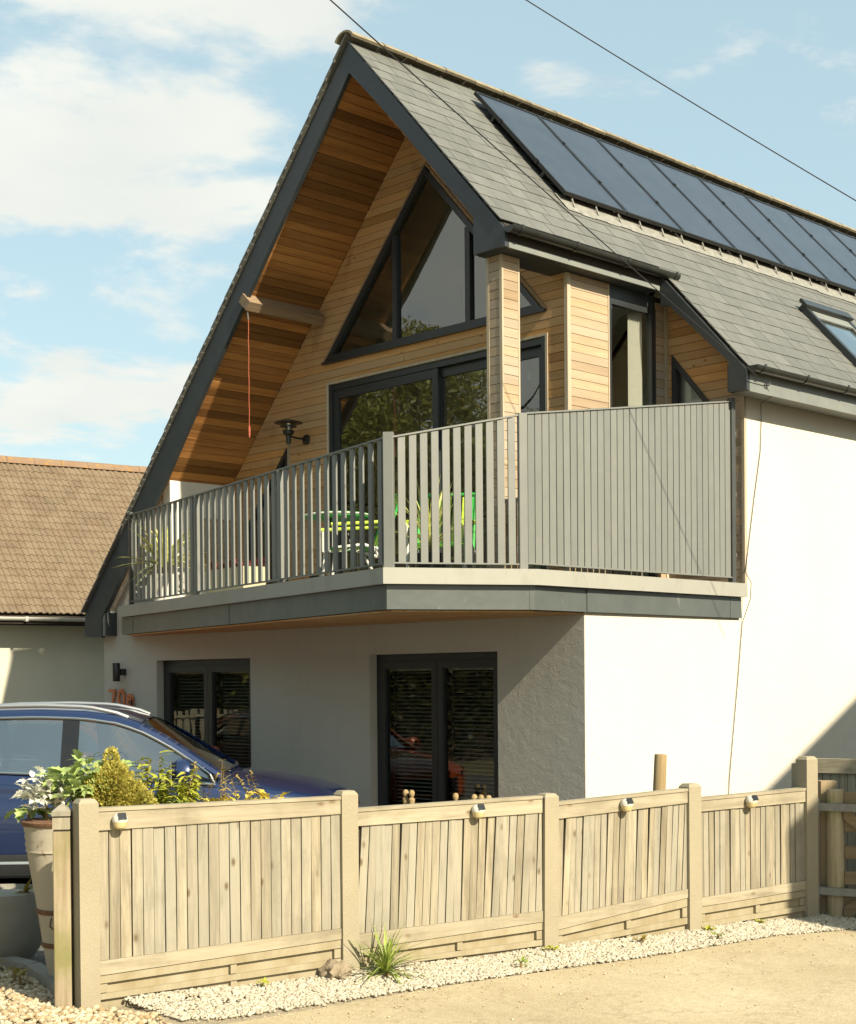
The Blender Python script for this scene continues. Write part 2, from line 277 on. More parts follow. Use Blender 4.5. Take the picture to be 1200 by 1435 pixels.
def glass(name, tint, f0=.10, rough=0.0):
    """window pane: double glazing, mirror-like at grazing angles, tinted see-through otherwise"""
    k = NT(name); k.N.remove(k.b)
    tr = k.N.new('ShaderNodeBsdfTransparent'); tr.inputs[0].default_value = (*tint, 1)
    gl = k.N.new('ShaderNodeBsdfGlossy'); gl.inputs['Roughness'].default_value = rough; gl.inputs['Color'].default_value = (.93, .95, .93, 1)
    lw = k.N.new('ShaderNodeFresnel'); lw.inputs['IOR'].default_value = 1.52
    a = k.math('ADD', k.math('MULTIPLY', lw.outputs[0], 1.7), f0)
    nz = k.N.new('ShaderNodeBump'); nz.inputs['Strength'].default_value = .035; nz.inputs['Distance'].default_value = .05
    k.link(k.noise(k.geo(), 1.6, 2), nz.inputs['Height']); k.link(nz.outputs[0], gl.inputs['Normal'])
    mx = k.N.new('ShaderNodeMixShader'); k.link(a, mx.inputs[0]); k.link(tr.outputs[0], mx.inputs[1]); k.link(gl.outputs[0], mx.inputs[2])
    k.link(mx.outputs[0], k.out.inputs[0]); return k.m
M['glass'] = glass('window_glass', (.88, .89, .80), .06)
M['glass_low'] = glass('window_glass_clear', (.78, .80, .76), .0)
M['roof_glass'] = glass('roof_glass', (.80, .82, .80), .22)
M['car_glass'] = glass('car_glass', (.42, .52, .46), .26)
M['glass_clear'] = glass('lamp_glass', (.85, .85, .82), .04)

# ------------------------------------------------------------------ geometry helpers
class MB:
    def __init__(s): s.v = []; s.f = []
    def add(s, verts, faces):
        o = len(s.v); s.v += [tuple(p) for p in verts]; s.f += [tuple(i+o for i in f) for f in faces]; return s
    def hexa(s, p):     # p: 4 bottom (ccw), 4 top
        return s.add(p, [(3, 2, 1, 0), (4, 5, 6, 7), (0, 1, 5, 4), (1, 2, 6, 5), (2, 3, 7, 6), (3, 0, 4, 7)])
    def box(s, x0, y0, z0, x1, y1, z1):
        x0, x1 = min(x0, x1), max(x0, x1); y0, y1 = min(y0, y1), max(y0, y1); z0, z1 = min(z0, z1), max(z0, z1)
        return s.hexa([(x0, y0, z0), (x1, y0, z0), (x1, y1, z0), (x0, y1, z0), (x0, y0, z1), (x1, y0, z1), (x1, y1, z1), (x0, y1, z1)])
    def cbox(s, x0, y0, z0, x1, y1, z1, c=.004):    # box with chamfered long edges (octagon prism along the longest axis)
        d = [x1-x0, y1-y0, z1-z0]; a = d.index(max(d)); b, e = [i for i in range(3) if i != a]
        lo = (x0, y0, z0); hi = (x1, y1, z1)
        pr = [(lo[b]+c, lo[e]), (hi[b]-c, lo[e]), (hi[b], lo[e]+c), (hi[b], hi[e]-c), (hi[b]-c, hi[e]), (lo[b]+c, hi[e]), (lo[b], hi[e]-c), (lo[b], lo[e]+c)]
        pts = []
        for t in (lo[a], hi[a]):
            for (u, w) in pr:
                q = [0, 0, 0]; q[a] = t; q[b] = u; q[e] = w; pts.append(tuple(q))
        return s.add(pts, [tuple(range(8))[::-1], tuple(range(8, 16))] + [(i, (i+1) % 8, (i+1) % 8+8, i+8) for i in range(8)])
    def prism(s, poly, vec):
        n = len(poly); vec = Vector(vec); a = [Vector(p) for p in poly]; b = [p+vec for p in a]
        return s.add([tuple(p) for p in a+b], [tuple(range(n))[::-1], tuple(range(n, 2*n))] + [(i, (i+1) % n, (i+1) % n+n, i+n) for i in range(n)])
    def tube(s, pts, r, n=8, closed=False, r2=None):
        pts = [Vector(p) for p in pts]; m = len(pts); rings = []; o = len(s.v)
        up = None
        for i, p in enumerate(pts):
            t = (pts[(i+1) % m]-pts[i-1]) if closed else (pts[min(i+1, m-1)]-pts[max(i-1, 0)])
            t.normalize()
            if up is None: up = Vector((0, 0, 1)) if abs(t.z) < .9 else Vector((1, 0, 0))
            a = t.cross(up); 
            if a.length < 1e-5: a = t.cross(Vector((0, 1, 0)))
            a.normalize(); b = a.cross(t); up = b
            rr = r if r2 is None else r+(r2-r)*i/(m-1)
            rings.append([p+(a*math.cos(2*math.pi*k/n)+b*math.sin(2*math.pi*k/n))*rr for k in range(n)])
        for g in rings: s.v += [tuple(q) for q in g]
        for i in range(m if closed else m-1):
            for k in range(n):
                j = (i+1) % m
                s.f.append((o+i*n+k, o+i*n+(k+1) % n, o+j*n+(k+1) % n, o+j*n+k))
        if not closed:
            s.f.append(tuple(o+k for k in range(n))[::-1]); s.f.append(tuple(o+(m-1)*n+k for k in range(n)))
        return s
    def lathe(s, prof, c=(0, 0, 0), n=24, axis='Z'):
        o = len(s.v); m = len(prof)
        for (r, z) in prof:
            for k in range(n):
                a = 2*math.pi*k/n; q = (r*math.cos(a), r*math.sin(a), z)
                if axis == 'Y': q = (q[0], q[2], q[1])
                if axis == 'X': q = (q[2], q[0], q[1])
                s.v.append((q[0]+c[0], q[1]+c[1], q[2]+c[2]))
        for i in range(m-1):
            for k in range(n):
                s.f.append((o+i*n+k, o+i*n+(k+1) % n, o+(i+1)*n+(k+1) % n, o+(i+1)*n+k))
        if prof[0][0] > 1e-6: s.f.append(tuple(o+k for k in range(n))[::-1])
        if prof[-1][0] > 1e-6: s.f.append(tuple(o+(m-1)*n+k for k in range(n)))
        return s
    def build(s, name, mat, parent=None, smooth=False, origin='c', **kw):
        v = np.array(s.v, float)
        o = (v.min(0)+v.max(0))/2 if isinstance(origin, str) else np.array(origin, float)
        me = bpy.data.meshes.new(name); me.from_pydata((v-o).tolist(), [], s.f); me.validate()
        bm = bmesh.new(); bm.from_mesh(me); bmesh.ops.recalc_face_normals(bm, faces=bm.faces); bm.to_mesh(me); bm.free()
        me.materials.append(M[mat] if isinstance(mat, str) else mat)
        if smooth: me.polygons.foreach_set('use_smooth', [True]*len(me.polygons)); me.set_sharp_from_angle(angle=R(35 if smooth is True else smooth))
        return place(name, me, parent, o, **kw)
LOC = {}
def place(name, me, parent, o, rot=None, **kw):
    """link one object; o is in the frame of the top-level thing"""
    ob = bpy.data.objects.new(name, me); COL.objects.link(ob)
    o = Vector([float(x) for x in o]); LOC[ob.name] = o
    if parent is not None:
        ob.parent = parent
        ob.location = o - LOC[parent.name] if parent.type != 'EMPTY' else o
    else: ob.location = o
    if rot is not None: ob.rotation_euler = rot
    for k, v in kw.items(): ob[k] = v
    return ob
def thing(name, label, cat, loc=(0, 0, 0), rotz=0, group=None):
    ob = bpy.data.objects.new(name, None); ob.empty_display_size = .2; COL.objects.link(ob)
    ob.location = loc; ob.rotation_euler = (0, 0, rotz); ob['label'] = label; ob['category'] = cat
    if group: ob['group'] = group
    LOC[ob.name] = Vector((0, 0, 0)); return ob
def tag(ob, label, cat, group=None):
    ob['label'] = label; ob['category'] = cat
    if group: ob['group'] = group
    return ob
def dup(root, loc, rot=None, label=None):
    r = root.copy(); COL.objects.link(r); r.location = loc
    if rot is not None: r.rotation_euler = rot
    if label: r['label'] = label
    for ch in list(root.children):
        c = ch.copy(); COL.objects.link(c); c.parent = r
        for g in ch.children:
            d = g.copy(); COL.objects.link(d); d.parent = c
    return r
def line_tube(name, pts, r, mat, parent=None, n=6, **kw):
    return MB().tube(pts, r, n).build(name, mat, parent, smooth=True, **kw)

# ================================================================== GROUND
def sheet(name, poly, z, mat, **kw):
    return MB().add([(x, y, z) for x, y in poly], [tuple(range(len(poly)))]).build(name, mat, None, origin=(0, 0, 0), kind='structure', **kw)
sheet('ground', [(-600, -600), (600, -600), (600, 600), (-600, 600)], -.06, 'ground')
# yard inside the fence and in front of the house
sheet('yard', [(-16, -9), (1.1, -6.55), (2.0, -6.35), (3.2, -1.4), (4.2, -.9), (4.6, 2), (2.5, 14), (-16, 14)], -.035, 'yard')
# concrete drive on the camera side
sheet('driveway', [(2.86, -5.95), (2.92, -5.3), (2.97, -4.75), (3.06, -4.25), (3.26, -3.3), (3.40, -2.2), (3.62, -1.7), (4.3, -1.2), (16, 2), (16, -16), (-3, -30), (-14, -22), (2.4, -8.0), (2.72, -6.5)], -.012, 'drive')
sheet('gravel_bed', [(-1.5, -6.6), (.6, -6.12), (1.1, -6.13), (1.6, -6.25), (1.95, -6.42), (2.1, -6.3), (3.14, -1.45), (3.5, -1.1), (4.3, -1.12), (3.62, -1.69), (3.41, -2.2), (3.27, -3.3), (3.07, -4.25), (2.98, -4.75), (2.93, -5.3), (2.87, -5.95), (2.73, -6.5), (2.4, -8.0), (-1.5, -9)], -.02, 'gravel_base')

def pebbles(name, n, region, smin, smax, mat, zfun, **kw):
    """thousands of little stones in one mesh"""
    bm = bmesh.new(); bmesh.ops.create_icosphere(bm, subdivisions=1, radius=1); bv = np.array([v.co[:] for v in bm.verts]); bf = np.array([[v.index for v in f.verts] for f in bm.faces]); bm.free()
    pts = region(n); n = len(pts)
    sz = smin+(smax-smin)*rng.random(n)**2
    sc = sz[:, None]*np.stack([rng.uniform(.8, 1.4, n), rng.uniform(.7, 1.1, n), rng.uniform(.5, .85, n)], 1)
    ang = rng.random(n)*6.283; ca, sa = np.cos(ang), np.sin(ang)
    V = bv[None]*sc[:, None]*(1+rng.uniform(-.18, .18, (n, len(bv), 1)))
    X = V[..., 0]*ca[:, None]-V[..., 1]*sa[:, None]; Y = V[..., 0]*sa[:, None]+V[..., 1]*ca[:, None]
    t = rng.uniform(-.5, .5, n); Z = V[..., 2]+X*t[:, None]*.6
    V = np.stack([X+pts[:, 0:1], Y+pts[:, 1:2], Z+zfun(pts)[:, None]+sz[:, None]*.25], -1).reshape(-1, 3)
    Fc = (bf[None]+(np.arange(n)*len(bv))[:, None, None]).reshape(-1, 3)
    me = bpy.data.meshes.new(name); me.vertices.add(len(V)); me.vertices.foreach_set('co', V.ravel())
    me.loops.add(Fc.size); me.loops.foreach_set('vertex_index', Fc.ravel()); me.polygons.add(len(Fc)); me.polygons.foreach_set('loop_start', np.arange(len(Fc))*3); me.update(); me.validate()
    me.materials.append(M[mat]); ob = bpy.data.objects.new(name, me); COL.objects.link(ob); ob['kind'] = 'stuff'
    for k, v in kw.items(): ob[k] = v
    return ob
EDGE = np.array([(2.60, -6.25), (2.75, -5.95), (2.87, -5.3), (2.94, -4.75), (3.03, -4.25), (3.23, -3.3), (3.38, -2.2), (3.60, -1.7), (3.9, -1.35)])
def fx(y): return 2.06+(3.17-2.06)*(y+6.33)/4.82
def white_region(n):
    y = rng.uniform(-6.15, -1.25, n); x1 = np.interp(y, EDGE[:, 1], EDGE[:, 0]); x0 = fx(y)+.02
    return np.stack([x0+(x1-x0-.02)*rng.random(n)**1.05+rng.normal(0, .025, n), y], 1)
pebbles('white_gravel', 21000, white_region, .006, .015, 'pebble', lambda p: np.full(len(p), -.012)+.035*np.clip(1-(p[:, 0]-fx(p[:, 1]))/.35, 0, 1)*(np.sin(p[:, 1]*5)*.3+.7))
def shingle_region(n):
    p = np.stack([rng.uniform(-.4, 2.9, n), rng.uniform(-7.6, -5.9, n)], 1)
    lim = np.interp(p[:, 0], [-.5, .6, 1.1, 1.6, 1.95, 2.15, 2.45, 2.75, 2.95], [-6.2, -6.06, -6.07, -6.2, -6.36, -6.3, -6.2, -6.28, -6.5])
    return p[p[:, 1] < lim+rng.normal(0, .02, n)]
pebbles('golden_shingle', 13000, shingle_region, .009, .024, 'shingle', lambda p: np.full(len(p), -.012)+.02*np.clip((p[:, 1]+6.1)*-.6, 0, 1))
t = thing('edging_kerb', 'low grey stone edging between the golden shingle and the dark yard', 'edging', (1.2, -6.08, -.03), 0)
for (x0, y0, x1, y1) in [(-.6, .02, -.15, .02), (-.14, .02, .32, -.1), (.33, -.105, .72, -.27)]:
    d = Vector((x1-x0, y1-y0, 0)); nn = Vector((-d.y, d.x, 0)).normalized()*.045
    a = Vector((x0, y0, 0)); b = Vector((x1, y1, 0))
    MB().prism([a-nn, b-nn, b+nn, a+nn], (0, 0, .075)).build('kerb_stone', 'kerb', t)

# ================================================================== HOUSE
house = thing('house', 'white rendered house with cedar clad gable, angular balcony and steep grey slate roof', 'house')
XR, ZR, MS = -2.94, 8.13, 1.09
def zslate(x): return ZR-MS*abs(x-XR)
def zsoff(x): return 7.81-MS*abs(x-XR)
TH = math.atan(MS); CT, ST = math.cos(TH), math.sin(TH)
YV = -.15; Y2 = 2.22; YE = 12.0

def wall_grid(b, plane, th, us, zs, holes, axis):
    """front wall with openings: front, back and reveal faces. axis 'Y': wall in XZ at y=plane..plane+th"""
    def P(u, z, d): return (u, plane+d, z) if axis == 'Y' else (plane-d, u, z)
    def hole(i, j):
        uc = (us[i]+us[i+1])/2; zc = (zs[j]+zs[j+1])/2
        return any(h[0] < uc < h[1] and h[2] < zc < h[3] for h in holes)
    nu, nz = len(us), len(zs)
    for d in (0, th):
        o = len(b.v)
        b.v += [P(u, z, d) for u in us for z in zs]
        for i in range(nu-1):
            for j in range(nz-1):
                if not hole(i, j): b.f.append((o+i*nz+j, o+(i+1)*nz+j, o+(i+1)*nz+j+1, o+i*nz+j+1))
    for (u0, u1, z0, z1) in list(holes)+[(us[0], us[-1], zs[0], zs[-1])]:
        q = [(u0, z0), (u1, z0), (u1, z1), (u0, z1)]
        for k in range(4):
            a, c = q[k], q[(k+1) % 4]
            b.add([P(*a, 0), P(*c, 0), P(*c, th), P(*a, th)], [(0, 1, 2, 3)])

W1 = (-6.734, -4.871, .02, 1.869); W2 = (-2.866, -1.063, .02, 1.869)
b = MB(); wall_grid(b, 0, .3, [-7.91, W1[0], W1[1], W2[0], W2[1], -.003], [-.15, .02, 1.869, 2.48], [W1, W2], 'Y')
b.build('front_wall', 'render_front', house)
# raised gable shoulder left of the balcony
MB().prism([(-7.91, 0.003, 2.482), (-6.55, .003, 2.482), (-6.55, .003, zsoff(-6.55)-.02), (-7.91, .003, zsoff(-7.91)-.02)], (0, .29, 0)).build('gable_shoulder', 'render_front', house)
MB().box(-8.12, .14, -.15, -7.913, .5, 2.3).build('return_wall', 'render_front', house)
# right wall: lower part from the corner, upper part behind the recess
MB().prism([(0, .003, -.15), (0, YE, -.15), (0, YE, 4.44), (0, 2.515, 4.44), (0, 2.515, 2.48), (0, .003, 2.48)], (-.3, 0, 0)).build('side_wall', 'render_wall', house)
MB().box(-7.9, YE, -.15, -.302, YE+.3, 4.3).build('rear_wall', 'render_wall', house)
MB().prism([(-7.9, YE+.01, 4.302), (-.31, YE+.01, 4.302), (-.31, YE+.01, zslate(-.31)-.2), (XR, YE+.01, 7.8), (-7.9, YE+.01, zslate(-7.9)-.2+1.6)] if False else [(-6.3, YE+.01, 4.302), (.0, YE+.01, 4.302), (XR, YE+.01, 7.75)], (0, .28, 0)).build('rear_gable', 'render_wall', house)
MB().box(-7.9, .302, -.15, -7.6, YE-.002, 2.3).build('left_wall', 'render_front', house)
# floors
MB().prism([(-7.85, .302, 2.2), (-.302, .302, 2.2), (-.302, YE-.01, 2.2), (-7.85, YE-.01, 2.2)], (0, 0, .28)).build('upper_floor', 'interior_dark', house)

# --- roof deck (mesh of the roof part) ------------------------------------------------------
b = MB()
def deck(x0, x1, y0, y1, off=.02, th=.12):
    pts = [(x0, zslate(x0)-off), (x1, zslate(x1)-off), (x1, zslate(x1)-off-th), (x0, zslate(x0)-off-th)]
    b.prism([(x, y0, z) for x, z in pts], (0, y1-y0, 0))
deck(XR+.001, -.77, YV+.02, Y2); deck(XR+.001, .25, Y2+.001, 4.94); deck(XR+.001, .25, 5.76, YE+.2); deck(XR+.001, -.79, 4.9405, 5.7595); deck(-.17, .25, 4.9405, 5.7595); deck(-8.08, XR-.001, YV+.02, YE+.2)
roof = b.build('roof', 'backing', house)

# right-hand slope slates
EX, SW = .2, .25
slates = []
Ltot = (.25-XR)/CT
def slate_mesh(w, l):
    return MB().box(-l/2, -w/2+.0025, 0, l/2, w/2-.0025, .009)
PANEL_Y0, PANEL_Y1, PX0, PX1 = 1.33, 9.5, -2.66, -1.40
nrow = int(Ltot/EX)+1
for r in range(nrow):
    send = Ltot-r*EX                # slope distance of the lower edge
    xe = XR+send*CT
    if send < .12: break
    y = YV-.03+(0 if r % 2 else SW/2)-SW/2
    while y < YE+.2:
        y0, y1 = y, y+SW
        y += SW
        if xe > -.75: ymin = Y2-.03
        else: ymin = YV-.03
        y0 = max(y0, ymin)
        if y1-y0 < .04 or y0 > YE: continue
        if PX0+.12 < xe-.1 and xe < PX1-.0 and y0 > PANEL_Y0+.05 and y1 < PANEL_Y0+8.0: continue     # wholly under the solar panels
        if 4.93 < y0 and y1 < 5.78 and -.64 < xe < -.10: continue      # the roof window
        l = min(.30, send+.02)
        slates.append((send, y0, y1, l))
slates.sort(key=lambda s: (s[1]+10)**2+(XR+s[0]*CT-8.5)**2)
def slate_place(s):
    send, y0, y1, l = s
    c = send-l/2; x = XR+c*CT; z = ZR-c*ST
    off = .016+random.uniform(0, .003)
    return (x+ST*off-0.0, (y0+y1)/2, z+CT*off-.02), TH-.028+random.uniform(-.004, .004)
big = slates[:300]; rest = slates[300:]
cache = {}
for s in big:
    key = (round(s[2]-s[1], 3), round(s[3], 3))
    o, a = slate_place(s)
    if key not in cache:
        me = bpy.data.meshes.new('slate'); q = slate_mesh(*key); me.from_pydata(q.v, [], q.f); me.materials.append(M['slate']); cache[key] = me
    place('slate', cache[key], roof, o, (random.uniform(-.004, .004), a, random.uniform(-.004, .004)))
b = MB()
for s in rest:
    o, a = slate_place(s); q = slate_mesh(s[2]-s[1], s[3]); mt = Matrix.Translation(o) @ Matrix.Rotation(a, 4, 'Y')
    b.add([mt @ Vector(p) for p in q.v], q.f)
b.build('far_slates', 'slate', house, kind='stuff')
# left-hand slope seen only along its verge: a strip of slates down the edge
Lleft = (8.1+XR)/CT
b = MB()
for r in range(int(Lleft/EX)+1):
    send = Lleft-r*EX
    if send < .15: break
    c = send-.15; x = XR-c*CT; z = ZR-c*ST
    mt = Matrix.Translation((x-ST*.016, 0, z+CT*.016-.02)) @ Matrix.Rotation(-(TH-.03), 4, 'Y')
    q = MB().box(-.15, YV-.05+random.uniform(-.006, .006), -.004, .15, YV+.6, .014)
    me = bpy.data.meshes.new('verge_slate'); me.from_pydata(q.v, [], q.f); me.materials.append(M['slate'])
    place('verge_slate', me, roof, mt.translation, (0, -(TH-.03), 0))
    q = MB().box(-.012, YV-.056, -.006, .012, YV-.04, .006); 
    me2 = bpy.data.meshes.new('verge_clip'); me2.from_pydata(q.v, [], q.f); me2.materials.append(M['lead'])
    place('verge_clip', me2, roof, (x-CT*.14-ST*.01, 0, z-ST*.14+CT*.004-.02), (0, -TH, 0))
deckL = MB(); 
pts = [(XR-.01, ZR+.002), (-8.1, zslate(-8.1)+.002), (-8.1, zslate(-8.1)-.018), (XR-.01, ZR-.018)]
deckL.prism([(x, YV+.56, z) for x, z in pts], (0, YE-.3, 0)).build('left_slope', 'slate', house)
# ridge tiles
y = YV-.06; i = 0
while y < YE:
    pr = []
    for k in range(9):
        a = math.pi*(.13+.74*k/8); pr.append((XR+.155*math.cos(a), ZR-.045+.125*math.sin(a)+.004*(i % 2)))
    inner = [(XR+(x-XR)*.86, z-.02) for x, z in reversed(pr)]
    MB().prism([(x, y, z) for x, z in pr+inner], (0, .438, 0)).build('ridge_tile', 'ridge', roof, smooth=True)
    y += .45; i += 1
# lead flashing with clips under the solar panels
def onslope(x, y, off): return (x+ST*off, y, zslate(x)+CT*off)
b = MB(); NY = 40
for i in range(NY):
    y0 = PANEL_Y0-.02+(PANEL_Y1-PANEL_Y0)*i/NY; y1 = PANEL_Y0-.02+(PANEL_Y1-PANEL_Y0)*(i+1)/NY-.001
    j = random.uniform(-.012, .012)
    b.add([onslope(-1.47, y0, .030), onslope(-1.47, y1, .030), onslope(-1.27+j, y1, .024), onslope(-1.27+j, y0, .024)], [(0, 1, 2, 3)])
b.build('flashing_apron', 'lead', house)
for i in range(22):
    y = PANEL_Y0+.15+i*.37
    b = MB(); w_ = random.uniform(.006, .010); y += random.uniform(-.03, .03); p = [onslope(-1.33, y-w_, .02), onslope(-1.33, y+w_, .02), onslope(-1.395, y+w_, .06), onslope(-1.395, y-w_, .06)]
    b.prism(p, (.010, 0, .010)).build('flashing_clip', 'lead', house)

# --- bargeboards -----------------------------------------------------------------------------
YB = YV-.012
MB().prism([(-2.915, YB, 8.095), (-8.08, YB, zslate(-8.08)-.02), (-8.10, YB, 2.19), (-7.70, YB, 2.17), (-7.69, YB, 2.42), (-6.497, YB, 3.73), (-5.532, YB, 4.86), (-4.156, YB, 6.40), (-2.915, YB, 7.79)], (0, .05, 0)).build('bargeboard', 'barge', house)
MB().prism([(-2.912, YB-.004, 8.09), (-2.912, YB-.004, 7.79), (-2.185, YB-.004, 7.05), (-1.172, YB-.004, 5.925), (-1.172, YB-.004, 5.575), (-.772, YB-.004, 5.575), (-.772, YB-.004, 5.735)], (0, .054, 0)).build('bargeboard', 'barge', house)
MB().box(-7.688, YB+.01, 2.19, -7.64, YB+.2, 2.50).build('eaves_end', 'fascia', house)
MB().box(-7.64, YB+.01, 2.19, -7.60, YB+.2, 2.48).build('eaves_end', 'barge', house)
MB().box(-8.09, YB+.055, 2.2, -7.70, .3, 2.46).build('eaves_box', 'barge', house)
# lower verge
MB().prism([(-.77, Y2-.05, zslate(-.77)-.035), (.262, Y2-.05, zslate(.262)-.035), (.262, Y2-.05, 4.415), (.05, Y2-.05, 4.415), (.05, Y2-.05, 4.72), (-.66, Y2-.05, 5.40), (-.77, Y2-.05, 5.42)], (0, .05, 0)).build('bargeboard', 'barge', house)
MB().box(.048, Y2+.002, 4.41, .24, YE+.1, 4.44).build('eaves_soffit', 'fascia', house)
MB().box(.2405, Y2+.002, 4.405, .262, YE+.1, 4.60).build('fascia', 'fascia', house)
MB().box(.003, Y2+.002, 4.441, .2, Y2+.12, 4.7).build('eaves_box', 'barge', house)
# upper eave: box beam over the column
MB().box(-1.17, YB+.052, 5.57, -.81, Y2-.06, 5.60).build('eaves_soffit', 'barge', house)
MB().prism([(-1.17, YB+.052, 5.601), (-.95, YB+.052, 5.601), (-.95, YB+.052, zslate(-.95)-.16), (-1.17, YB+.052, zslate(-1.17)-.16)], (0, 2.30, 0)).build('eaves_box', 'barge', house)
MB().box(-.80, YB+.052, 5.572, -.772, Y2-.06, 5.70).build('fascia', 'fascia', house)
# gutters: half-round trough with brackets and end caps
def gutter(x, y0, y1, z, r=.062):
    pr = [(x+r*math.cos(a), z+r*math.sin(a)) for a in [math.pi*(1+k/10) for k in range(11)]]
    inn = [(x+(r-.008)*math.cos(a), z+(r-.008)*math.sin(a)) for a in [math.pi*(2-k/10) for k in range(11)]]
    g = MB().prism([(u, y0, w) for u, w in pr+inn], (0, y1-y0, 0)).build('gutter', 'gutter', house, smooth=True)
    MB().prism([(u, y0-.012, w) for u, w in pr], (0, .011, 0)).build('gutter_end', 'gutter', g)
    MB().prism([(u, y1+.001, w) for u, w in pr], (0, .011, 0)).build('gutter_end', 'gutter', g)
    y = y0+.1
    while y < y1:
        p2 = [(x+(r+.007)*math.cos(a), z+(r+.007)*math.sin(a)) for a in [math.pi*(.92+1.16*k/10) for k in range(11)]]
        p3 = [(x+(r+.001)*math.cos(a), z+(r+.001)*math.sin(a)) for a in [math.pi*(2.08-1.16*k/10) for k in range(11)]]
        MB().prism([(u, y, w) for u, w in p2+p3], (0, .035, 0)).build('gutter_bracket', 'gutter', g, smooth=True)
        y += .78
gutter(-.707, YV-.02, Y2+.12, 5.745); gutter(.326, Y2-.03, YE, 4.642)

# --- soffit of the left slope: planks running back along the ridge ------------------------------
def soffit(sign, x0, x1, label=None):
    pts = [(x0, zsoff(x0)+.03), (x1, zsoff(x1)+.03), (x1, zsoff(x1)+.05), (x0, zsoff(x0)+.05)]
    s = MB().prism([(x, YB+.056, z) for x, z in pts], (0, 1.05, 0)).build('soffit', 'backing', house)
    L = abs(x1-x0)/CT; n = int(L/.098); w = L/n
    for i in range(n):
        c = (i+.5)*w; x = x0+sign*c*CT; z = zsoff(x)+.014
        ya, yb = YB+.058, .912
        if random.random() < .0: pass
        q = MB().cbox(-(w/2-.002), ya-(ya+yb)/2, -.010+random.uniform(-.0015, .0015), (w/2-.002), yb-(ya+yb)/2, .010, .0025)
        me = bpy.data.meshes.new('plank'); me.from_pydata(q.v, [], q.f); me.materials.append(M['cedar_soffit'])
        place('plank', me, s, (x, (ya+yb)/2, z), (0, -sign*-TH if sign > 0 else -TH, 0))
soffit(-1, XR, -7.66); soffit(1, XR, -1.18)
# narrow timber lip below the barge at the lower left

# --- upper gable wall (cladding) ------------------------------------------------------------------
YU = .915; FZ = 2.5; PITCH = .088
clad = MB()
def leftlim(z): return max(-6.43, XR-(7.80-z)/MS)
def rightlim(z): return min(-.952, XR+(7.80-z)/MS)
DOOR = (-4.545, -1.234, 2.5, 5.0)
TRI = ((-4.575, 5.265), (-1.255, 5.262), (-2.913, 7.08))
LOW = [(-5.28, 4.39), (-5.28, 2.62), (-6.10, 2.62), (-6.10, 3.50)]
def hx(z, poly):
    xs = []
    for i in range(len(poly)):
        (x0, z0), (x1, z1) = poly[i], poly[(i+1) % len(poly)]
        if abs(z1-z0) < 1e-6: continue
        t = (z-z0)/(z1-z0)
        if 0 <= t <= 1: xs.append(x0+t*(x1-x0))
    return (min(xs), max(xs)) if len(xs) >= 2 else None
DOORP = [(DOOR[0]-.03, 2.4), (DOOR[1]+.03, 2.4), (DOOR[1]+.03, 5.025), (DOOR[0]-.03, 5.025)]
cl = MB().prism([(-6.43, YU+.02, FZ), (-.96, YU+.02, FZ), (-.96, YU+.02, 5.6), (XR, YU+.02, 7.76), (-6.43, YU+.02, zsoff(-6.43))], (0, .003, 0))
# backing split round the openings: simple strips instead of a full sheet
cl = MB()
zs = sorted([FZ+.1*i for i in range(0, 52)]+[5.0255, 5.263])
def gaps(z0, z1, holes):
    a0, a1 = (leftlim(z0), rightlim(z0)), (leftlim(z1), rightlim(z1))
    segs = [((a0[0], a1[0]), (a0[1], a1[1]))]
    for h in holes:
        zm0, zm1 = z0+1e-4, z1-1e-4
        h0, h1 = hx(zm0, h), hx(zm1, h)
        if h0 is None and h1 is None: continue
        if h0 is None: h0 = h1
        if h1 is None: h1 = h0
        new = []
        for (l, r) in segs:
            if min(h0[0], h1[0]) > max(l) and min(h0[0], h1[0]) < max(r): new.append((l, (h0[0], h1[0])))
            if max(h0[1], h1[1]) > min(l) and max(h0[1], h1[1]) < min(r)+.001 or (max(h0[1], h1[1]) < max(r) and max(h0[1], h1[1]) > min(l)): new.append(((h0[1], h1[1]), r))
            if max(h0[1], h1[1]) <= min(l) or min(h0[0], h1[0]) >= max(r): new.append((l, r))
        segs = new
    return segs
HOLES = [DOORP, list(TRI), LOW]
for i in range(len(zs)-1):
    for (l, r) in gaps(zs[i], zs[i+1], HOLES):
        if r[0]-l[0] < .01 and r[1]-l[1] < .01: continue
        cl.prism([(l[0], YU+.016, zs[i]), (r[0], YU+.016, zs[i]), (r[1], YU+.016, zs[i+1]), (l[1], YU+.016, zs[i+1])], (0, .1, 0))
facade = cl.build('gable_cladding', 'backing', house)
rows_ = []; z = FZ+.02
while z < 7.72:
    cuts = [z]+[q for q in (5.0255, 5.262) if z+.004 < q < z+PITCH-.004]+[z+PITCH]
    for q0, q1 in zip(cuts, cuts[1:]): rows_.append((q0+(.0025 if q0 == z else .0003), q1-(.0025 if q1 == z+PITCH else .0003)))
    z += PITCH
for (z0, z1) in rows_:
    for (l, r) in gaps(z0, z1, HOLES):
        if min(r[0]-l[0], r[1]-l[1]) < -.02 or max(r[0]-l[0], r[1]-l[1]) < .04: continue
        spl = [(l, r)]
        if r[0]-l[0] > 2.2 and random.random() < .6:
            c = random.uniform(l[0]+.6, r[0]-.6); spl = [(l, (c-.002, c-.002)), ((c+.002, c+.002), r)]
        for (a, c) in spl:
            dy = random.uniform(-.0015, .0015)
            q = MB(); p = [(a[0], z0), (c[0], z0), (max(c[1], a[1]+.001), z1), (a[1], z1)]
            q.prism([(x, YU-.004+dy, w) for x, w in p], (0, .018, 0))
            q.build('plank', 'cedar', facade)
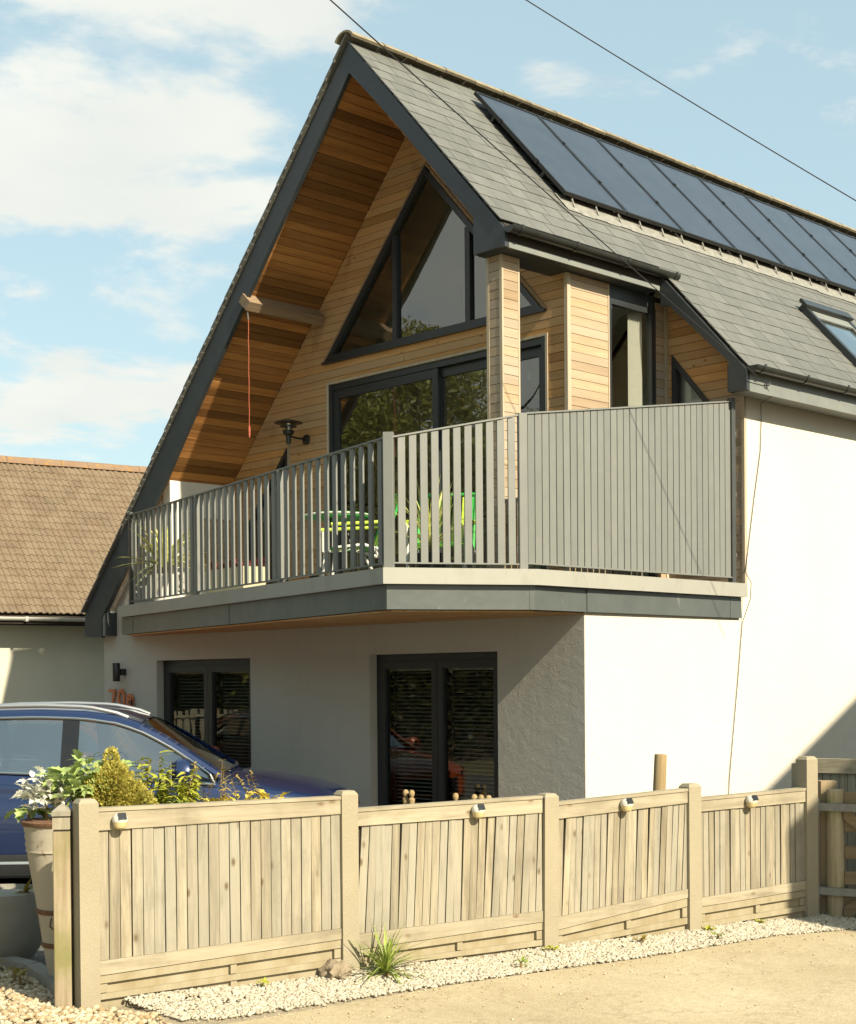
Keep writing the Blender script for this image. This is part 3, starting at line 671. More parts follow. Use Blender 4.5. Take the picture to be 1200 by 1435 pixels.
# timber reveals round the big door
MB().box(DOOR[0]-.03, YU-.012, 2.5, DOOR[0], YU+.08, 5.025).build('door_reveal', 'trim_wood', house)
MB().box(DOOR[1], YU-.012, 2.5, DOOR[1]+.03, YU+.08, 5.025).build('door_reveal', 'trim_wood', house)
MB().box(DOOR[0]+.001, YU-.012, 5.0, DOOR[1]-.001, YU+.08, 5.025).build('door_reveal', 'trim_wood', house)

# --- glazed openings ------------------------------------------------------------------------------
def bar(b, p, q, w, y0, y1):
    """frame bar in an XZ plane from p to q, width w to the right-hand side inside"""
    p, q = Vector((p[0], 0, p[1])), Vector((q[0], 0, q[1])); d = (q-p).normalized(); n = Vector((-d.z, 0, d.x))
    pts = [p, q, q+n*w, p+n*w]; b.prism([(v.x, y0, v.z) for v in pts], (0, y1-y0, 0))
def poly_frame(poly, w, y0, y1):
    """mitred frame following a polygon (counter-clockwise in x,z)"""
    n = len(poly); P = [Vector(p) for p in poly]; inn = []
    for i in range(n):
        a, c, e = P[i-1], P[i], P[(i+1) % n]
        d1, d2 = (c-a).normalized(), (e-c).normalized(); n1, n2 = Vector((-d1.y, d1.x)), Vector((-d2.y, d2.x))
        bis = (n1+n2); bis /= bis.dot(n1); inn.append(c+bis*w)
    b = MB()
    for i in range(n):
        j = (i+1) % n
        b.prism([(P[i].x, y0, P[i].y), (P[j].x, y0, P[j].y), (inn[j].x, y0, inn[j].y), (inn[i].x, y0, inn[i].y)], (0, y1-y0, 0))
    return b, inn
# triangular gable window
tri = [TRI[0], TRI[1], TRI[2]]
b, inn = poly_frame(tri, .062, YU-.03, YU+.05); gw = b.build('gable_window', 'frame', house)
def tri_z(x): return 7.08-1.09*abs(x+2.913)-.09
for x in (-3.40, -2.285):
    MB().box(x-.035, YU-.026, 5.32, x+.035, YU+.05, tri_z(x)).build('mullion', 'frame', gw)
edges = [inn[0].x, -3.435, -3.365, -2.32, -2.25, inn[1].x]
for (x0, x1) in [(edges[0], edges[1]), (edges[2], edges[3]), (edges[4], edges[5])]:
    pts = [(x0, 5.327), (x1, 5.327)]
    if x1 > -2.913 > x0: pts += [(x1, tri_z(x1)), (-2.913, tri_z(-2.913)), (x0, tri_z(x0))]
    else: pts += [(x1, max(tri_z(x1), 5.33)), (x0, max(tri_z(x0), 5.33))]
    MB().add([(x, YU+.01, z) for x, z in pts], [tuple(range(len(pts)))]).build('pane', 'glass', gw)
MB().box(-4.62, YU-.045, 5.235, -1.22, YU+.02, 5.262).build('window_sill', 'frame', gw)
for (pa, pb) in ((( -4.60, 5.262), (-2.913, 7.105)), ((-2.913, 7.105), (-1.225, 5.262))):
    q = MB(); bar(q, pa, pb, .022, YU-.02, YU+.05); q.build('window_lining', 'oak_x', gw)
# low window beside the lantern
low = [(-6.10, 2.62), (-5.28, 2.62), (-5.28, 4.39), (-6.10, 3.50)]
b, inn = poly_frame(low, .05, YU-.02, YU+.05); lw_ = b.build('corner_window', 'frame', house)
MB().add([(p.x, YU+.01, p.y) for p in inn], [(0, 1, 2, 3)]).build('pane', 'glass', lw_)
MB().box(-5.279, YU-.025, 2.62, -5.26, YU+.04, 4.39).build('window_lining', 'trim_wood', lw_)
# sliding door: frame, three leaves, glass
b = MB(); y0, y1 = YU+.0, YU+.1
b.box(DOOR[0]+.002, y0, 2.5, DOOR[0]+.06, y1, 4.999); b.box(DOOR[1]-.06, y0, 2.5, DOOR[1]-.002, y1, 4.999); b.box(DOOR[0]+.061, y0+.012, 4.93, DOOR[1]-.061, y1, 4.998); b.box(DOOR[0]+.061, y0, 2.5, DOOR[1]-.061, y1, 2.56)
sd = b.build('sliding_door', 'frame', house)
xs = [DOOR[0]+.062, -2.86, -1.30]
for i, (x0, x1, yo) in enumerate([(DOOR[0]+.062, -2.78, .02), (-2.86, DOOR[1]-.062, .065)]):
    b = MB(); ya, yb = YU+yo, YU+yo+.04
    b.box(x0, ya, 2.561, x0+.085, yb, 4.925); b.box(x1-.085, ya, 2.561, x1, yb, 4.925); b.box(x0+.086, ya+.001, 4.83, x1-.086, yb, 4.924); b.box(x0+.086, ya+.001, 2.562, x1-.086, yb, 2.66)
    lf = b.build('door_leaf', 'frame', sd)
    MB().add([(x0+.08, ya+.02, 2.65), (x1-.08, ya+.02, 2.65), (x1-.08, ya+.02, 4.84), (x0+.08, ya+.02, 4.84)], [(0, 1, 2, 3)]).build('door_pane', 'glass', sd)
MB().box(-2.845, YU-.02, 3.45, -2.815, YU+.02, 3.75).build('door_handle', 'black', sd)

# --- recess side wall x = -.948 -------------------------------------------------------------------
X1 = -.948
sc_ = MB().box(X1-.10, YU+.12, FZ, X1-.016, 1.535, 5.57).build('side_cladding', 'backing', house)
MB().box(X1-.10, 2.30, FZ, X1-.016, 2.50, 5.57).build('cladding_backing', 'backing', house)
def clad_rows(parent, mk, z0, z1, mat):
    z = z0
    while z < z1-.02:
        q = mk(z+.0025, min(z+PITCH-.0025, z1), random.uniform(-.0015, .0015))
        if q: q.build('plank', mat, parent)
        z += PITCH
clad_rows(sc_, lambda a, c, d: MB().box(X1-.014+d, YU+.035, a, X1+.004+d, 1.53, c), FZ+.02, 5.565, 'cedar_grey_y')
clad_rows(sc_, lambda a, c, d: MB().box(X1-.014+d, 2.31, a, X1+.004+d, 2.465, c), FZ+.02, 5.53, 'cedar_grey_y')
MB().box(X1-.03, YU-.018, FZ, X1+.012, YU+.032, 5.565).build('corner_trim', 'trim_wood', house)
MB().box(X1-.016, 1.532, FZ, X1+.010, 1.548, 5.565).build('corner_trim', 'trim_wood', house)
MB().box(X1-.03, 2.468, FZ, X1+.012, 2.528, 5.53).build('corner_trim', 'trim_wood', house)
# side window
b = MB(); b.box(X1-.05, 1.55, FZ, X1-.004, 1.60, 5.44); b.box(X1-.05, 2.235, FZ, X1+.012, 2.305, 5.44); b.box(X1-.05, 1.601, 5.38, X1-.004, 2.234, 5.44); b.box(X1-.05, 1.601, FZ, X1-.004, 2.234, FZ+.07)
sw = b.build('side_window', 'frame', house)
MB().box(X1-.045, 1.55, 5.441, X1+.002, 2.305, 5.57).build('head_panel', 'barge', sw)
MB().add([(X1-.03, 1.599, FZ+.06), (X1-.03, 2.236, FZ+.06), (X1-.03, 2.236, 5.385), (X1-.03, 1.599, 5.385)], [(0, 1, 2, 3)]).build('pane', 'glass_low', sw)
b = MB(); yy_ = np.linspace(1.98, 2.235, 14)
for i in range(13):
    xa_, xb_ = X1-.10-.02*(i % 2), X1-.10-.02*((i+1) % 2); b.add([(xa_, yy_[i], FZ+.05), (xb_, yy_[i+1], FZ+.05), (xb_, yy_[i+1], 5.40), (xa_, yy_[i], 5.40)], [(0, 1, 2, 3)])
tag(b.build('curtain', 'white_wall', None), 'pale curtain hanging inside the tall side window above the privacy screen', 'curtain')
# --- recessed front wall y = 2.515 ------------------------------------------------------------------
Y3 = 2.515
def rlim(z): return min(-.03, XR+(8.0-z)/MS)
RW = [(-.88, 2.8), (-.13, 2.8), (-.13, 4.10), (-.88, 4.985)]
b = MB(); zz = [FZ+.1*i for i in range(0, 31)]
def seg3(z0, z1):
    h0, h1 = hx(z0+1e-4, RW), hx(z1-1e-4, RW)
    l, r = (X1+.014, X1+.014), (rlim(z0), rlim(z1))
    if h0 is None and h1 is None: return [(l, r)]
    h0 = h0 or h1; h1 = h1 or h0
    return [(l, (h0[0], h1[0])), ((h0[1], h1[1]), r)]
for i in range(30):
    for (l, r) in seg3(zz[i], zz[i+1]):
        if max(r[0]-l[0], r[1]-l[1]) < .02: continue
        b.prism([(l[0], Y3+.014, zz[i]), (r[0], Y3+.014, zz[i]), (max(r[1], l[1]+.001), Y3+.014, zz[i+1]), (l[1], Y3+.014, zz[i+1])], (0, .08, 0))
rc = b.build('recess_cladding', 'backing', house)
z = FZ+.02
while z < 5.5:
    z0, z1 = z+.0025, z+PITCH-.0025
    for (l, r) in seg3(z0, z1):
        if max(r[0]-l[0], r[1]-l[1]) < .03: continue
        q = MB(); dy = random.uniform(-.0015, .0015)
        q.prism([(l[0], Y3-.004+dy, z0), (r[0], Y3-.004+dy, z0), (max(r[1], l[1]+.001), Y3-.004+dy, z1), (l[1], Y3-.004+dy, z1)], (0, .016, 0)).build('plank', 'cedar_grey_x' if z < 4.4 else 'cedar', rc)
    z += PITCH
MB().box(-.028, Y3-.008, FZ, .004, Y3+.03, 4.43).build('corner_trim', 'trim_wood', house)
b, inn = poly_frame(RW, .055, Y3-.02, Y3+.05); rw = b.build('recess_window', 'frame', house)
MB().add([(p.x, Y3+.01, p.y) for p in inn], [(0, 1, 2, 3)]).build('pane', 'glass_low', rw)
# --- knee wall at the left end of the balcony ------------------------------------------------------
KX = -6.43
kn = MB().box(KX-.12, .30, FZ, KX-.016, YU+.1, 3.60).build('knee_wall', 'backing', house)
clad_rows(kn, lambda a, c, d: MB().box(KX-.014+d, .302, a, KX+.002+d, YU-.01, c), FZ+.02, 3.60, 'cedar_grey_y')
MB().prism([(KX-.10, .296, 3.602), (KX+.02, .296, 3.602), (KX+.02, .296, zsoff(KX+.02)-.005), (KX-.10, .296, zsoff(KX-.10)-.005)], (0, YU-.31, 0)).build('knee_beam', 'white_wall', house)
MB().prism([(KX-.118, .0, FZ), (KX+.02, .0, FZ), (KX+.02, .0, zsoff(KX+.02)-.006), (KX-.118, .0, zsoff(KX-.118)-.006)], (0, .293, 0)).build('knee_pier', 'white_wall', house)

# --- column -----------------------------------------------------------------------------------------
ca, cb, yf, yb = -1.146, -.948, -.022, .223
col = MB().box(ca+.02, yf+.02, FZ, cb-.02, yb-.02, 5.568).build('column', 'backing', house)
z = FZ+.02
while z < 5.55:
    z0, z1 = z+.0025, min(z+PITCH-.0025, 5.567)
    d = random.uniform(-.001, .001)
    MB().box(ca+.034, yf+.002+d, z0, cb-.034, yf+.018, z1).build('plank', 'cedar_grey_x', col)
    MB().box(cb-.018, yf+.022, z0, cb-.002+d, yb-.022, z1).build('plank', 'cedar_grey_y', col)
    MB().box(ca+.002+d, yf+.022, z0, ca+.018, yb-.022, z1).build('plank', 'cedar_grey_y', col)
    z += PITCH
for (x0, x1, y0, y1) in [(ca, ca+.032, yf-.002, yf+.02), (cb-.032, cb+.002, yf-.002, yf+.021), (cb-.02, cb+.001, yb-.021, yb), (ca, ca+.02, yb-.021, yb)]:
    MB().box(x0, y0, FZ, x1, y1, 5.567).build('corner_trim', 'trim_wood', col)

# --- balcony slab, coping -------------------------------------------------------------------------
def off_poly(P, d):
    """move every edge of an open polyline inwards (to its left) by d"""
    P = [Vector(p) for p in P]; out = []
    for i, c in enumerate(P):
        ds = []
        if i > 0: ds.append((c-P[i-1]).normalized())
        if i < len(P)-1: ds.append((P[i+1]-c).normalized())
        ns = [Vector((-q.y, q.x)) for q in ds]
        if len(ns) == 1: out.append(c+ns[0]*d)
        else:
            bis = ns[0]+ns[1]; bis /= bis.dot(ns[0]); out.append(c+bis*d)
    return out
CP = [(-7.25, -.213), (-.574, -1.893), (.095, -.718), (.085, 2.43)]
ZC0, ZC1, ZS = 2.405, 2.54, 2.196
SP = off_poly(CP, .055)
def slab_poly(P, ybk=-.002): return [(P[0].x, P[0].y), (P[1].x, P[1].y), (P[2].x, P[2].y)]
s = SP
slab = MB().prism([(s[0].x, s[0].y, ZS), (s[1].x, s[1].y, ZS), (s[2].x, s[2].y, ZS), (.03, -.004, ZS), (-7.25, -.004, ZS)], (0, 0, .205)).build('balcony_slab', 'flash', house)
MB().prism([(s[2].x-.001, -.0035, ZS), (.03, 2.40, ZS), (.003, 2.40, ZS), (.003, -.0035, ZS)], (0, 0, .204)).build('balcony_slab_edge', 'flash', house)
# folded seams on the flashing
def on_edge(P, i, t): return Vector(P[i])+(Vector(P[i+1])-Vector(P[i]))*t
for (i, t) in ((0, .06), (0, .5), (1, .97), (2, .93)):
    p = on_edge(SP, i, t); d = (Vector(SP[i+1])-Vector(SP[i])).normalized(); n = Vector((d.y, -d.x))
    MB().prism([(p+n*.004-d*.006).to_3d()+Vector((0, 0, ZS+.002)), (p+n*.004+d*.006).to_3d()+Vector((0, 0, ZS+.002)), (p+d*.006).to_3d()+Vector((0, 0, ZS+.002)), (p-d*.006).to_3d()+Vector((0, 0, ZS+.002))], (0, 0, .2)).build('seam', 'flash', slab)
IN = off_poly(CP, .20)
for i in range(3):
    a, c, e, f = Vector(CP[i]), Vector(CP[i+1]), IN[i+1], IN[i]
    MB().prism([(a.x, a.y, ZC0), (c.x, c.y, ZC0), (e.x, e.y, ZC0), (f.x, f.y, ZC0)], (0, 0, ZC1-ZC0)).build('coping', 'coping', slab)
fl = off_poly(CP, .205)
MB().prism([(fl[0].x, fl[0].y, 2.41), (fl[1].x, fl[1].y, 2.41), (fl[2].x, fl[2].y, 2.41), (-.12, -.003, 2.41), (-7.15, -.003, 2.41)], (0, 0, .085)).build('balcony_floor', 'coping', house)
MB().box(-6.3, .302, 2.4805, -.303, YU-.02, 2.497).build('balcony_floor', 'coping', house)
MB().box(-.302, .004, 2.4805, -.004, Y3-.02, 2.497).build('balcony_floor', 'coping', house)
MB().box(-.94, YU, 2.4805, -.304, Y3-.02, 2.497).build('balcony_floor', 'coping', house)
# timber soffit boards under the slab
sb = MB().prism([(s[0].x+.05, s[0].y+.03, ZS-.004), (s[1].x-.02, s[1].y+.04, ZS-.004), (s[2].x-.03, s[2].y+.02, ZS-.004), (0.0, -.003, ZS-.004), (-7.15, -.003, ZS-.004)], (0, 0, .003)).build('slab_soffit', 'backing', house)
yy = -.006; SX = lambda y: (s[0].x+.06+(y-s[0].y)/(s[1].y-s[0].y)*(s[1].x-s[0].x) if True else 0)
while yy > -1.72:
    ya, yb2 = yy, yy-.095
    x0 = max(-7.15, SX(ya)+.02); x0b = max(-7.15, SX(yb2)+.02)
    def xr_(y): return min(0., s[2].x-.03+(y-s[2].y)*(s[1].x-s[2].x)/(s[1].y-s[2].y)-.005) if y < s[2].y else 0.
    MB().prism([(x0, ya, ZS-.02), (xr_(ya), ya, ZS-.02), (xr_(yb2), yb2, ZS-.02), (x0b, yb2, ZS-.02)], (0, 0, .014)).build('plank', 'cedar', sb)
    yy -= .098
# --- balustrade -------------------------------------------------------------------------------------
RP = off_poly(CP, .075)
pL, pA, pB = Vector((RP[0].x+.18, RP[0].y-.04)), RP[1]+Vector((0, .02)), RP[2]+Vector((-.02, .02)); pC = Vector((.03, 2.245))
pL = on_edge(RP, 0, .045); pB = on_edge(RP, 1, .93)
def post(parent, p, ang, z1, w=.055, d=.055, mat='rail'):
    q = MB().cbox(-w/2, -d/2, ZC1+.001, w/2, d/2, z1, .004)
    mt = Matrix.Rotation(ang, 4, 'Z')
    q.v = [tuple((mt @ Vector(v))+Vector((p.x, p.y, 0))) for v in q.v]
    return q.build('post', mat, parent)
def railing(name, p0, p1, zt0, zt1, n, sw, sd, matr, bottom=.05, posts=()):
    d = (p1-p0); L = d.length; d.normalize(); ang = math.atan2(d.y, d.x); nrm = Vector((d.y, -d.x))
    b = MB(); zb = ZC1+bottom
    def rail(z0, z1, w, h, e=.03):
        a, c = p0+d*e, p1-d*e
        b.hexa([(a-nrm*w/2).to_3d()+Vector((0, 0, z0-h)), (c-nrm*w/2).to_3d()+Vector((0, 0, z1-h)), (c+nrm*w/2).to_3d()+Vector((0, 0, z1-h)), (a+nrm*w/2).to_3d()+Vector((0, 0, z0-h)),
                (a-nrm*w/2).to_3d()+Vector((0, 0, z0)), (c-nrm*w/2).to_3d()+Vector((0, 0, z1)), (c+nrm*w/2).to_3d()+Vector((0, 0, z1)), (a+nrm*w/2).to_3d()+Vector((0, 0, z0))])
    rail(zt0, zt1, .045, .014); rl = b.build(name, 'rail', house)
    b = MB(); rail(zb, zb, .045, .012); b.build('bottom_rail', 'rail', rl)
    return rl, d, nrm, ang, zb
def slats(rl, p0, d, nrm, ang, zb, zt, s0, s1, n, sw, sd, mat):
    cache = {}
    for i in range(n):
        s_ = s0+(s1-s0)*(i+.5)/n; p = p0+d*s_
        h = zt(s_)-.015-zb-.001
        q = MB().cbox(-sw/2, -sd/2, -h/2, sw/2, sd/2, h/2, .002)
        me = bpy.data.meshes.new('slat'); me.from_pydata(q.v, [], q.f); me.materials.append(M[mat])
        place('slat', me, rl, (p.x, p.y, zb+.001+h/2), (0, random.uniform(-.003, .003), ang+random.uniform(-.02, .02)))
# left run: three bays
rl, d, nrm, ang, zb = railing('balcony_railing', pL, pA, ZC1+1.1, ZC1+1.1, 36, .07, .02, 'rail')
L = (pA-pL).length
for k in range(3):
    slats(rl, pL, d, nrm, ang, zb, lambda s_: ZC1+1.1, L*k/3+.06, L*(k+1)/3-.06, 12, .068, .022, 'rail')
post(rl, pL, ang, ZC1+1.13, .05, .05, 'rail_dark')
for k in (1, 2): post(rl, pL+d*(L*k/3), ang, ZC1+1.09, .035, .06)
# middle run, raking handrail
ang_b = math.atan2((pB-pA).y, (pB-pA).x)
rl, d, nrm, ang, zb = railing('balcony_railing', pA, pB, ZC1+1.10, ZC1+1.32, 11, .07, .02, 'rail')
L = (pB-pA).length
slats(rl, pA, d, nrm, ang, zb, lambda s_: ZC1+1.10+.22*s_/L, .06, L-.05, 11, .064, .022, 'rail')
post(rl, pA, (ang+math.atan2((pA-pL).y, (pA-pL).x))/2+.25, ZC1+1.13, .085, .085)
post(rl, pB, ang, ZC1+1.33, .075, .06)
# privacy screen of close slats
rl, d, nrm, ang, zb = railing('privacy_screen', pB, pC, ZC1+1.34, ZC1+1.80, 32, .07, .02, 'rail', .06)
L = (pC-pB).length
slats(rl, pB, d, nrm, ang, zb, lambda s_: ZC1+1.34+.46*s_/L, .055, L-.03, 32, (L-.085)/32-.010, .02, 'rail')
post(rl, pC, ang, ZC1+1.83, .06, .06, 'rail_dark')
MB().box(pC.x-.08, pC.y-.10, ZC1+1.70, pC.x-.035, pC.y-.02, ZC1+1.79).build('fixing_bracket', 'black', rl)
for zq in (2.8, 3.4, 4.0):
    MB().box(pC.x-.015, pC.y+.031, zq, pC.x+.015, pC.y+.06, zq+.04).build('fixing_bracket', 'galv', rl)

# --- ground floor windows with reveals -----------------------------------------------------------------
def french(w, name):
    x0, x1, z0, z1 = w; y0, y1 = .10, .17
    b = MB(); b.box(x0+.001, y0, z0, x0+.06, y1, z1-.001); b.box(x1-.06, y0, z0, x1-.001, y1, z1-.001); b.box(x0+.061, y0, z1-.075, x1-.061, y1, z1-.001); b.box(x0+.061, y0, z0, x1-.061, y1, z0+.07)
    f = b.build(name, 'frame', house); xm = (x0+x1)/2
    for (a, c) in ((x0+.061, xm-.004), (xm+.004, x1-.061)):
        q = MB(); q.box(a, y0-.015, z0+.071, a+.075, y1-.02, z1-.076); q.box(c-.075, y0-.015, z0+.071, c, y1-.02, z1-.076); q.box(a+.0755, y0-.014, z1-.15, c-.0755, y1-.02, z1-.0765); q.box(a+.0755, y0-.014, z0+.0715, c-.0755, y1-.02, z0+.16)
        q.build('casement', 'frame', f)
        MB().add([(a+.07, y0+.02, z0+.15), (c-.07, y0+.02, z0+.15), (c-.07, y0+.02, z1-.14), (a+.07, y0+.02, z1-.14)], [(0, 1, 2, 3)]).build('pane', 'glass_low', f)
    MB().box(x0+.002, .002, z0-.018, x1-.002, .10, z0-.001).build('window_sill', 'frame', f)
    return f
french(W1, 'left_french_window'); french(W2, 'right_french_window')
# rooms behind the glass
b = MB(); b.box(-7.55, 3.6, -.1, -.31, 3.65, 2.19); b.box(-7.55, .31, -.12, -.31, 3.6, -.10); b.box(-3.95, .31, -.1, -3.85, 3.59, 2.19)
b.build('ground_floor_room', 'interior_dark', house)
b = MB(); b.prism([(-6.4, 6.0, 2.5), (-.32, 6.0, 2.5), (-.32, 6.0, 4.85), (XR, 6.0, 7.66), (-6.4, 6.0, 3.9)], (0, .05, 0)); b.box(-.96, 2.64, 2.5, -.32, 2.66, 4.9); b.box(-.325, 2.67, 2.5, -.315, 6.0, 4.9)
def ceil_(x0, x1, y0, y1): b.prism([(x, y0, z) for x, z in [(x0, zsoff(x0)-.04), (x1, zsoff(x1)-.04), (x1, zsoff(x1)-.02), (x0, zsoff(x0)-.02)]], (0, y1-y0, 0))
ceil_(XR-.002, -6.42, YU+.14, 5.99); ceil_(XR+.002, -1.06, YU+.14, 2.62); ceil_(XR+.002, -.82, 2.621, 5.99); ceil_(-.819, -.33, 2.621, 4.92); ceil_(-.819, -.33, 5.78, 5.99)
b.box(-6.42, YU+.14, 2.5, -6.40, 5.99, 3.95)
b.build('upper_room', 'interior', house)
MB().box(-6.4, 1.02, 2.485, -.33, 5.99, 2.499).build('upper_room_floor', 'interior_dark', house)
# outrigger beam under the soffit
bx, bz = -4.74, zsoff(-4.74)
u = Vector((CT, 0, ST)); n = Vector((ST, 0, -CT)); c0 = Vector((bx, YB-.02, bz+.003))
MB().prism([c0-u*.055, c0+u*.055, c0+u*.055+n*.175, c0-u*.055+n*.175], (0, YU-YB+.01, 0)).build('outrigger_beam', 'oak_x', house)
# roof window
def sl(x, y, h): return Vector((x, y, zslate(x)))+Vector((ST, 0, CT))*h
def slope_box(b, x0, y0, x1, y1, h0, h1):
    b.hexa([sl(x0, y0, h0), sl(x1, y0, h0), sl(x1, y1, h0), sl(x0, y1, h0), sl(x0, y0, h1), sl(x1, y0, h1), sl(x1, y1, h1), sl(x0, y1, h1)])
RX0, RX1, RY0, RY1 = -.84, -.12, 4.86, 5.84
b = MB(); slope_box(b, RX0, RY0, RX1, RY0+.07, -.02, .085); slope_box(b, RX0, RY1-.07, RX1, RY1, -.02, .085); slope_box(b, RX0, RY0+.0705, RX0+.06, RY1-.0705, -.02, .09); slope_box(b, RX1-.06, RY0+.0705, RX1, RY1-.0705, -.02, .085)
rwin = b.build('roof_window', 'frame', house)
b = MB(); b.add([sl(RX0+.06, RY0+.0705, .05), sl(RX1-.06, RY0+.0705, .05), sl(RX1-.06, RY1-.0705, .05), sl(RX0+.06, RY1-.0705, .05)], [(0, 1, 2, 3)]); b.build('pane', 'roof_glass', rwin)
b = MB(); slope_box(b, RX0+.062, RY0+.0705, RX1-.062, RY0+.10, .056, .075); slope_box(b, RX0+.062, RY1-.10, RX1-.062, RY1-.0705, .056, .075); slope_box(b, RX0+.062, RY0+.101, RX0+.15, RY1-.101, .056, .075); b.build('sash', 'fascia', rwin)
b = MB(); slope_box(b, RX0-.03, RY0-.03, RX0+.05, RY1+.03, .086, .125); b.build('hood', 'gutter', rwin)

# ================================================================== SOLAR PANELS
proto = None
names = ['first', 'second', 'third', 'fourth', 'fifth', 'sixth', 'seventh', 'eighth']
for i in range(8):
    yc = PANEL_Y0+.5+i*1.01
    xm = (PX0+PX1)/2; Lp = (PX1-PX0)/CT
    loc = sl(xm, yc, .10)
    lab = ('solar panel nearest the gable end of the slate roof' if i == 0 else
           'solar panel farthest along the slate roof, cut by the picture edge' if i == 7 else
           f'{names[i]} solar panel along the roof, counted from the gable end')
    if proto is None:
        t = thing('solar_collector', lab, 'solar panel', loc, 0, 'solar panels on the slate roof'); t.rotation_euler = (0, TH, 0)
        h, w = Lp/2, .5
        b = MB(); b.box(-h, -w, -.02, -h+.022, w, .02); b.box(h-.022, -w, -.02, h, w, .02); b.box(-h+.0225, -w, -.02, h-.0225, -w+.022, .02); b.box(-h+.0225, w-.022, -.02, h-.0225, w, .02)
        b.build('frame', 'black', t); MB().box(-h+.022, -w+.022, -.012, h-.022, w-.022, .013).build('glass', 'panel_glass', t)
        for xx in (-.4, .4): MB().box(xx*h-.02, -w-.012, -.02, xx*h+.02, -w+.004, .03).build('clamp', 'black', t)
        MB().box(-h*.55, -w, -.075, -h*.55+.04, w, -.0205).build('mounting_rail', 'black', t); MB().box(h*.55, -w, -.075, h*.55+.04, w, -.0205).build('mounting_rail', 'black', t)
        proto = t
    else: dup(proto, loc, None, lab)

# ================================================================== NEIGHBOUR BUNGALOW (left)
E2 = Vector((-10.42, 1.30, 0)); ed = Vector((.19, .98, 0)).normalized(); en = Vector((-ed.y, ed.x, 0))   # en points away from us (up the slope)
bang = math.atan2(ed.y, ed.x)
bung = thing('bungalow', 'neighbouring bungalow with brown tiled roof behind the left gable edge', 'house', (E2.x, E2.y, 0), bang)
# local frame: x along the eave (away from camera), y up-slope (away)
RUN, ZE_, ZRID = 2.75, 2.60, 5.16
x0, x1 = -3.0, 7.
bp = math.atan2(ZRID-ZE_, RUN)
def bz(y): return ZE_+(ZRID-ZE_)*y/RUN
bd = MB(); bd.prism([(x0, -.02, bz(-.02)-.03), (x0, RUN, ZRID-.03), (x0, 2*RUN, ZE_-.03), (x0, 2*RUN, ZE_-.12), (x0, RUN, ZRID-.14), (x0, -.02, bz(-.02)-.13)], (x1-x0, 0, 0))
broof = bd.build('roof', 'backing', bung)
MB().box(x0+.1, .42, -.15, x1-.1, .7, 2.44).build('wall', 'bungalow_render', bung)
MB().prism([(x0+.25, .701, -.15), (x0+.25, 2*RUN-.4, -.15), (x0+.25, 2*RUN-.4, 2.6), (x0+.25, RUN, ZRID-.2), (x0+.25, .701, 3.0)], (.25, 0, 0)).build('gable_wall', 'bungalow_render', bung)
MB().box(x0+.1, .05, 2.44, x1-.1, .7, 2.462).build('eaves_soffit', 'white_pvc', bung)
MB().box(x0, .028, 2.43, x1, .05, 2.58).build('fascia', 'black', bung)
g = MB(); pr = [(.0-.055+.055*math.cos(a)+.02, 2.545+.055*math.sin(a)) for a in [math.pi*(1+k/8) for k in range(9)]]; inn_ = [(-.035+.047*math.cos(a), 2.545+.047*math.sin(a)) for a in [math.pi*(2-k/8) for k in range(9)]]
gut = g.prism([(x0, u, w) for u, w in pr+inn_], (x1-x0, 0, 0)).build('gutter', 'white_pvc', bung, smooth=True)
for k in range(5):
    MB().box(-2.5+k*1.55, -.1, 2.482, -2.46+k*1.55, .02, 2.55).build('gutter_bracket', 'white_pvc', gut)
# interlocking tiles: rolled profile
def tile_mesh(w, l):
    prof = [(-w/2, .0), (-w*.30, .0), (-w*.18, .018), (-w*.02, .018), (w*.10, .0), (w*.26, .0), (w*.36, .018), (w*.5, .018)]
    b = MB(); top = [(x, z+.014) for x, z in prof]; n = len(prof)
    v = []
    for y in (-l/2, l/2):
        v += [(x, y, z) for x, z in prof]+[(x, y, z) for x, z in top]
    f = []
    for i in range(n-1):
        f += [(n+i, n+i+1, 3*n+i+1, 3*n+i), (i, n+i, n+i+1, i+1)][:2]
    f += [(0, 2*n, 3*n, n), (n-1, 2*n-1, 4*n-1, 3*n-1)]
    return b.add(v, f)
tw, tl, tex = .20, .30, .165
Lsl = RUN/math.cos(bp); rows = int(Lsl/tex)
tl_list = []
for r in range(rows):
    for cidx in range(int((x1-x0)/tw)):
        xx = x0+tw*(cidx+.5); s_ = -.03+r*tex+tl/2
        tl_list.append((xx, s_, r))
def vis(t_):  # nearest the part of the roof the picture shows
    return abs(t_[0]+.2)
tl_list.sort(key=vis)
me = bpy.data.meshes.new('tile'); q = tile_mesh(tw, tl); me.from_pydata(q.v, [], q.f); me.materials.append(M['tile'])
tb = MB()
for k, (xx, s_, r) in enumerate(tl_list):
    o = Vector((xx, s_*math.cos(bp), ZE_+s_*math.sin(bp)))+Vector((0, -math.sin(bp), math.cos(bp)))*.012; a = bp-.06+random.uniform(-.016, .016)
    if k < 300: place('tile', me, broof, o, (a, 0, random.uniform(-.01, .01)))
    else:
        mt = Matrix.Translation(o) @ Matrix.Rotation(a, 4, 'X'); tb.add([mt @ Vector(p) for p in q.v], q.f)
tb.build('far_tiles', 'tile', bung, kind='stuff')
x = x0
while x < x1:
    pr = [(RUN+.14*math.cos(a), ZRID-.05+.12*math.sin(a)+random.uniform(-.004, .004)) for a in [math.pi*(k/8) for k in range(9)]]
    MB().prism([(x, u, w) for u, w in pr], (.44, 0, 0)).build('ridge_tile', 'tile_ridge', broof, smooth=True); x += .445

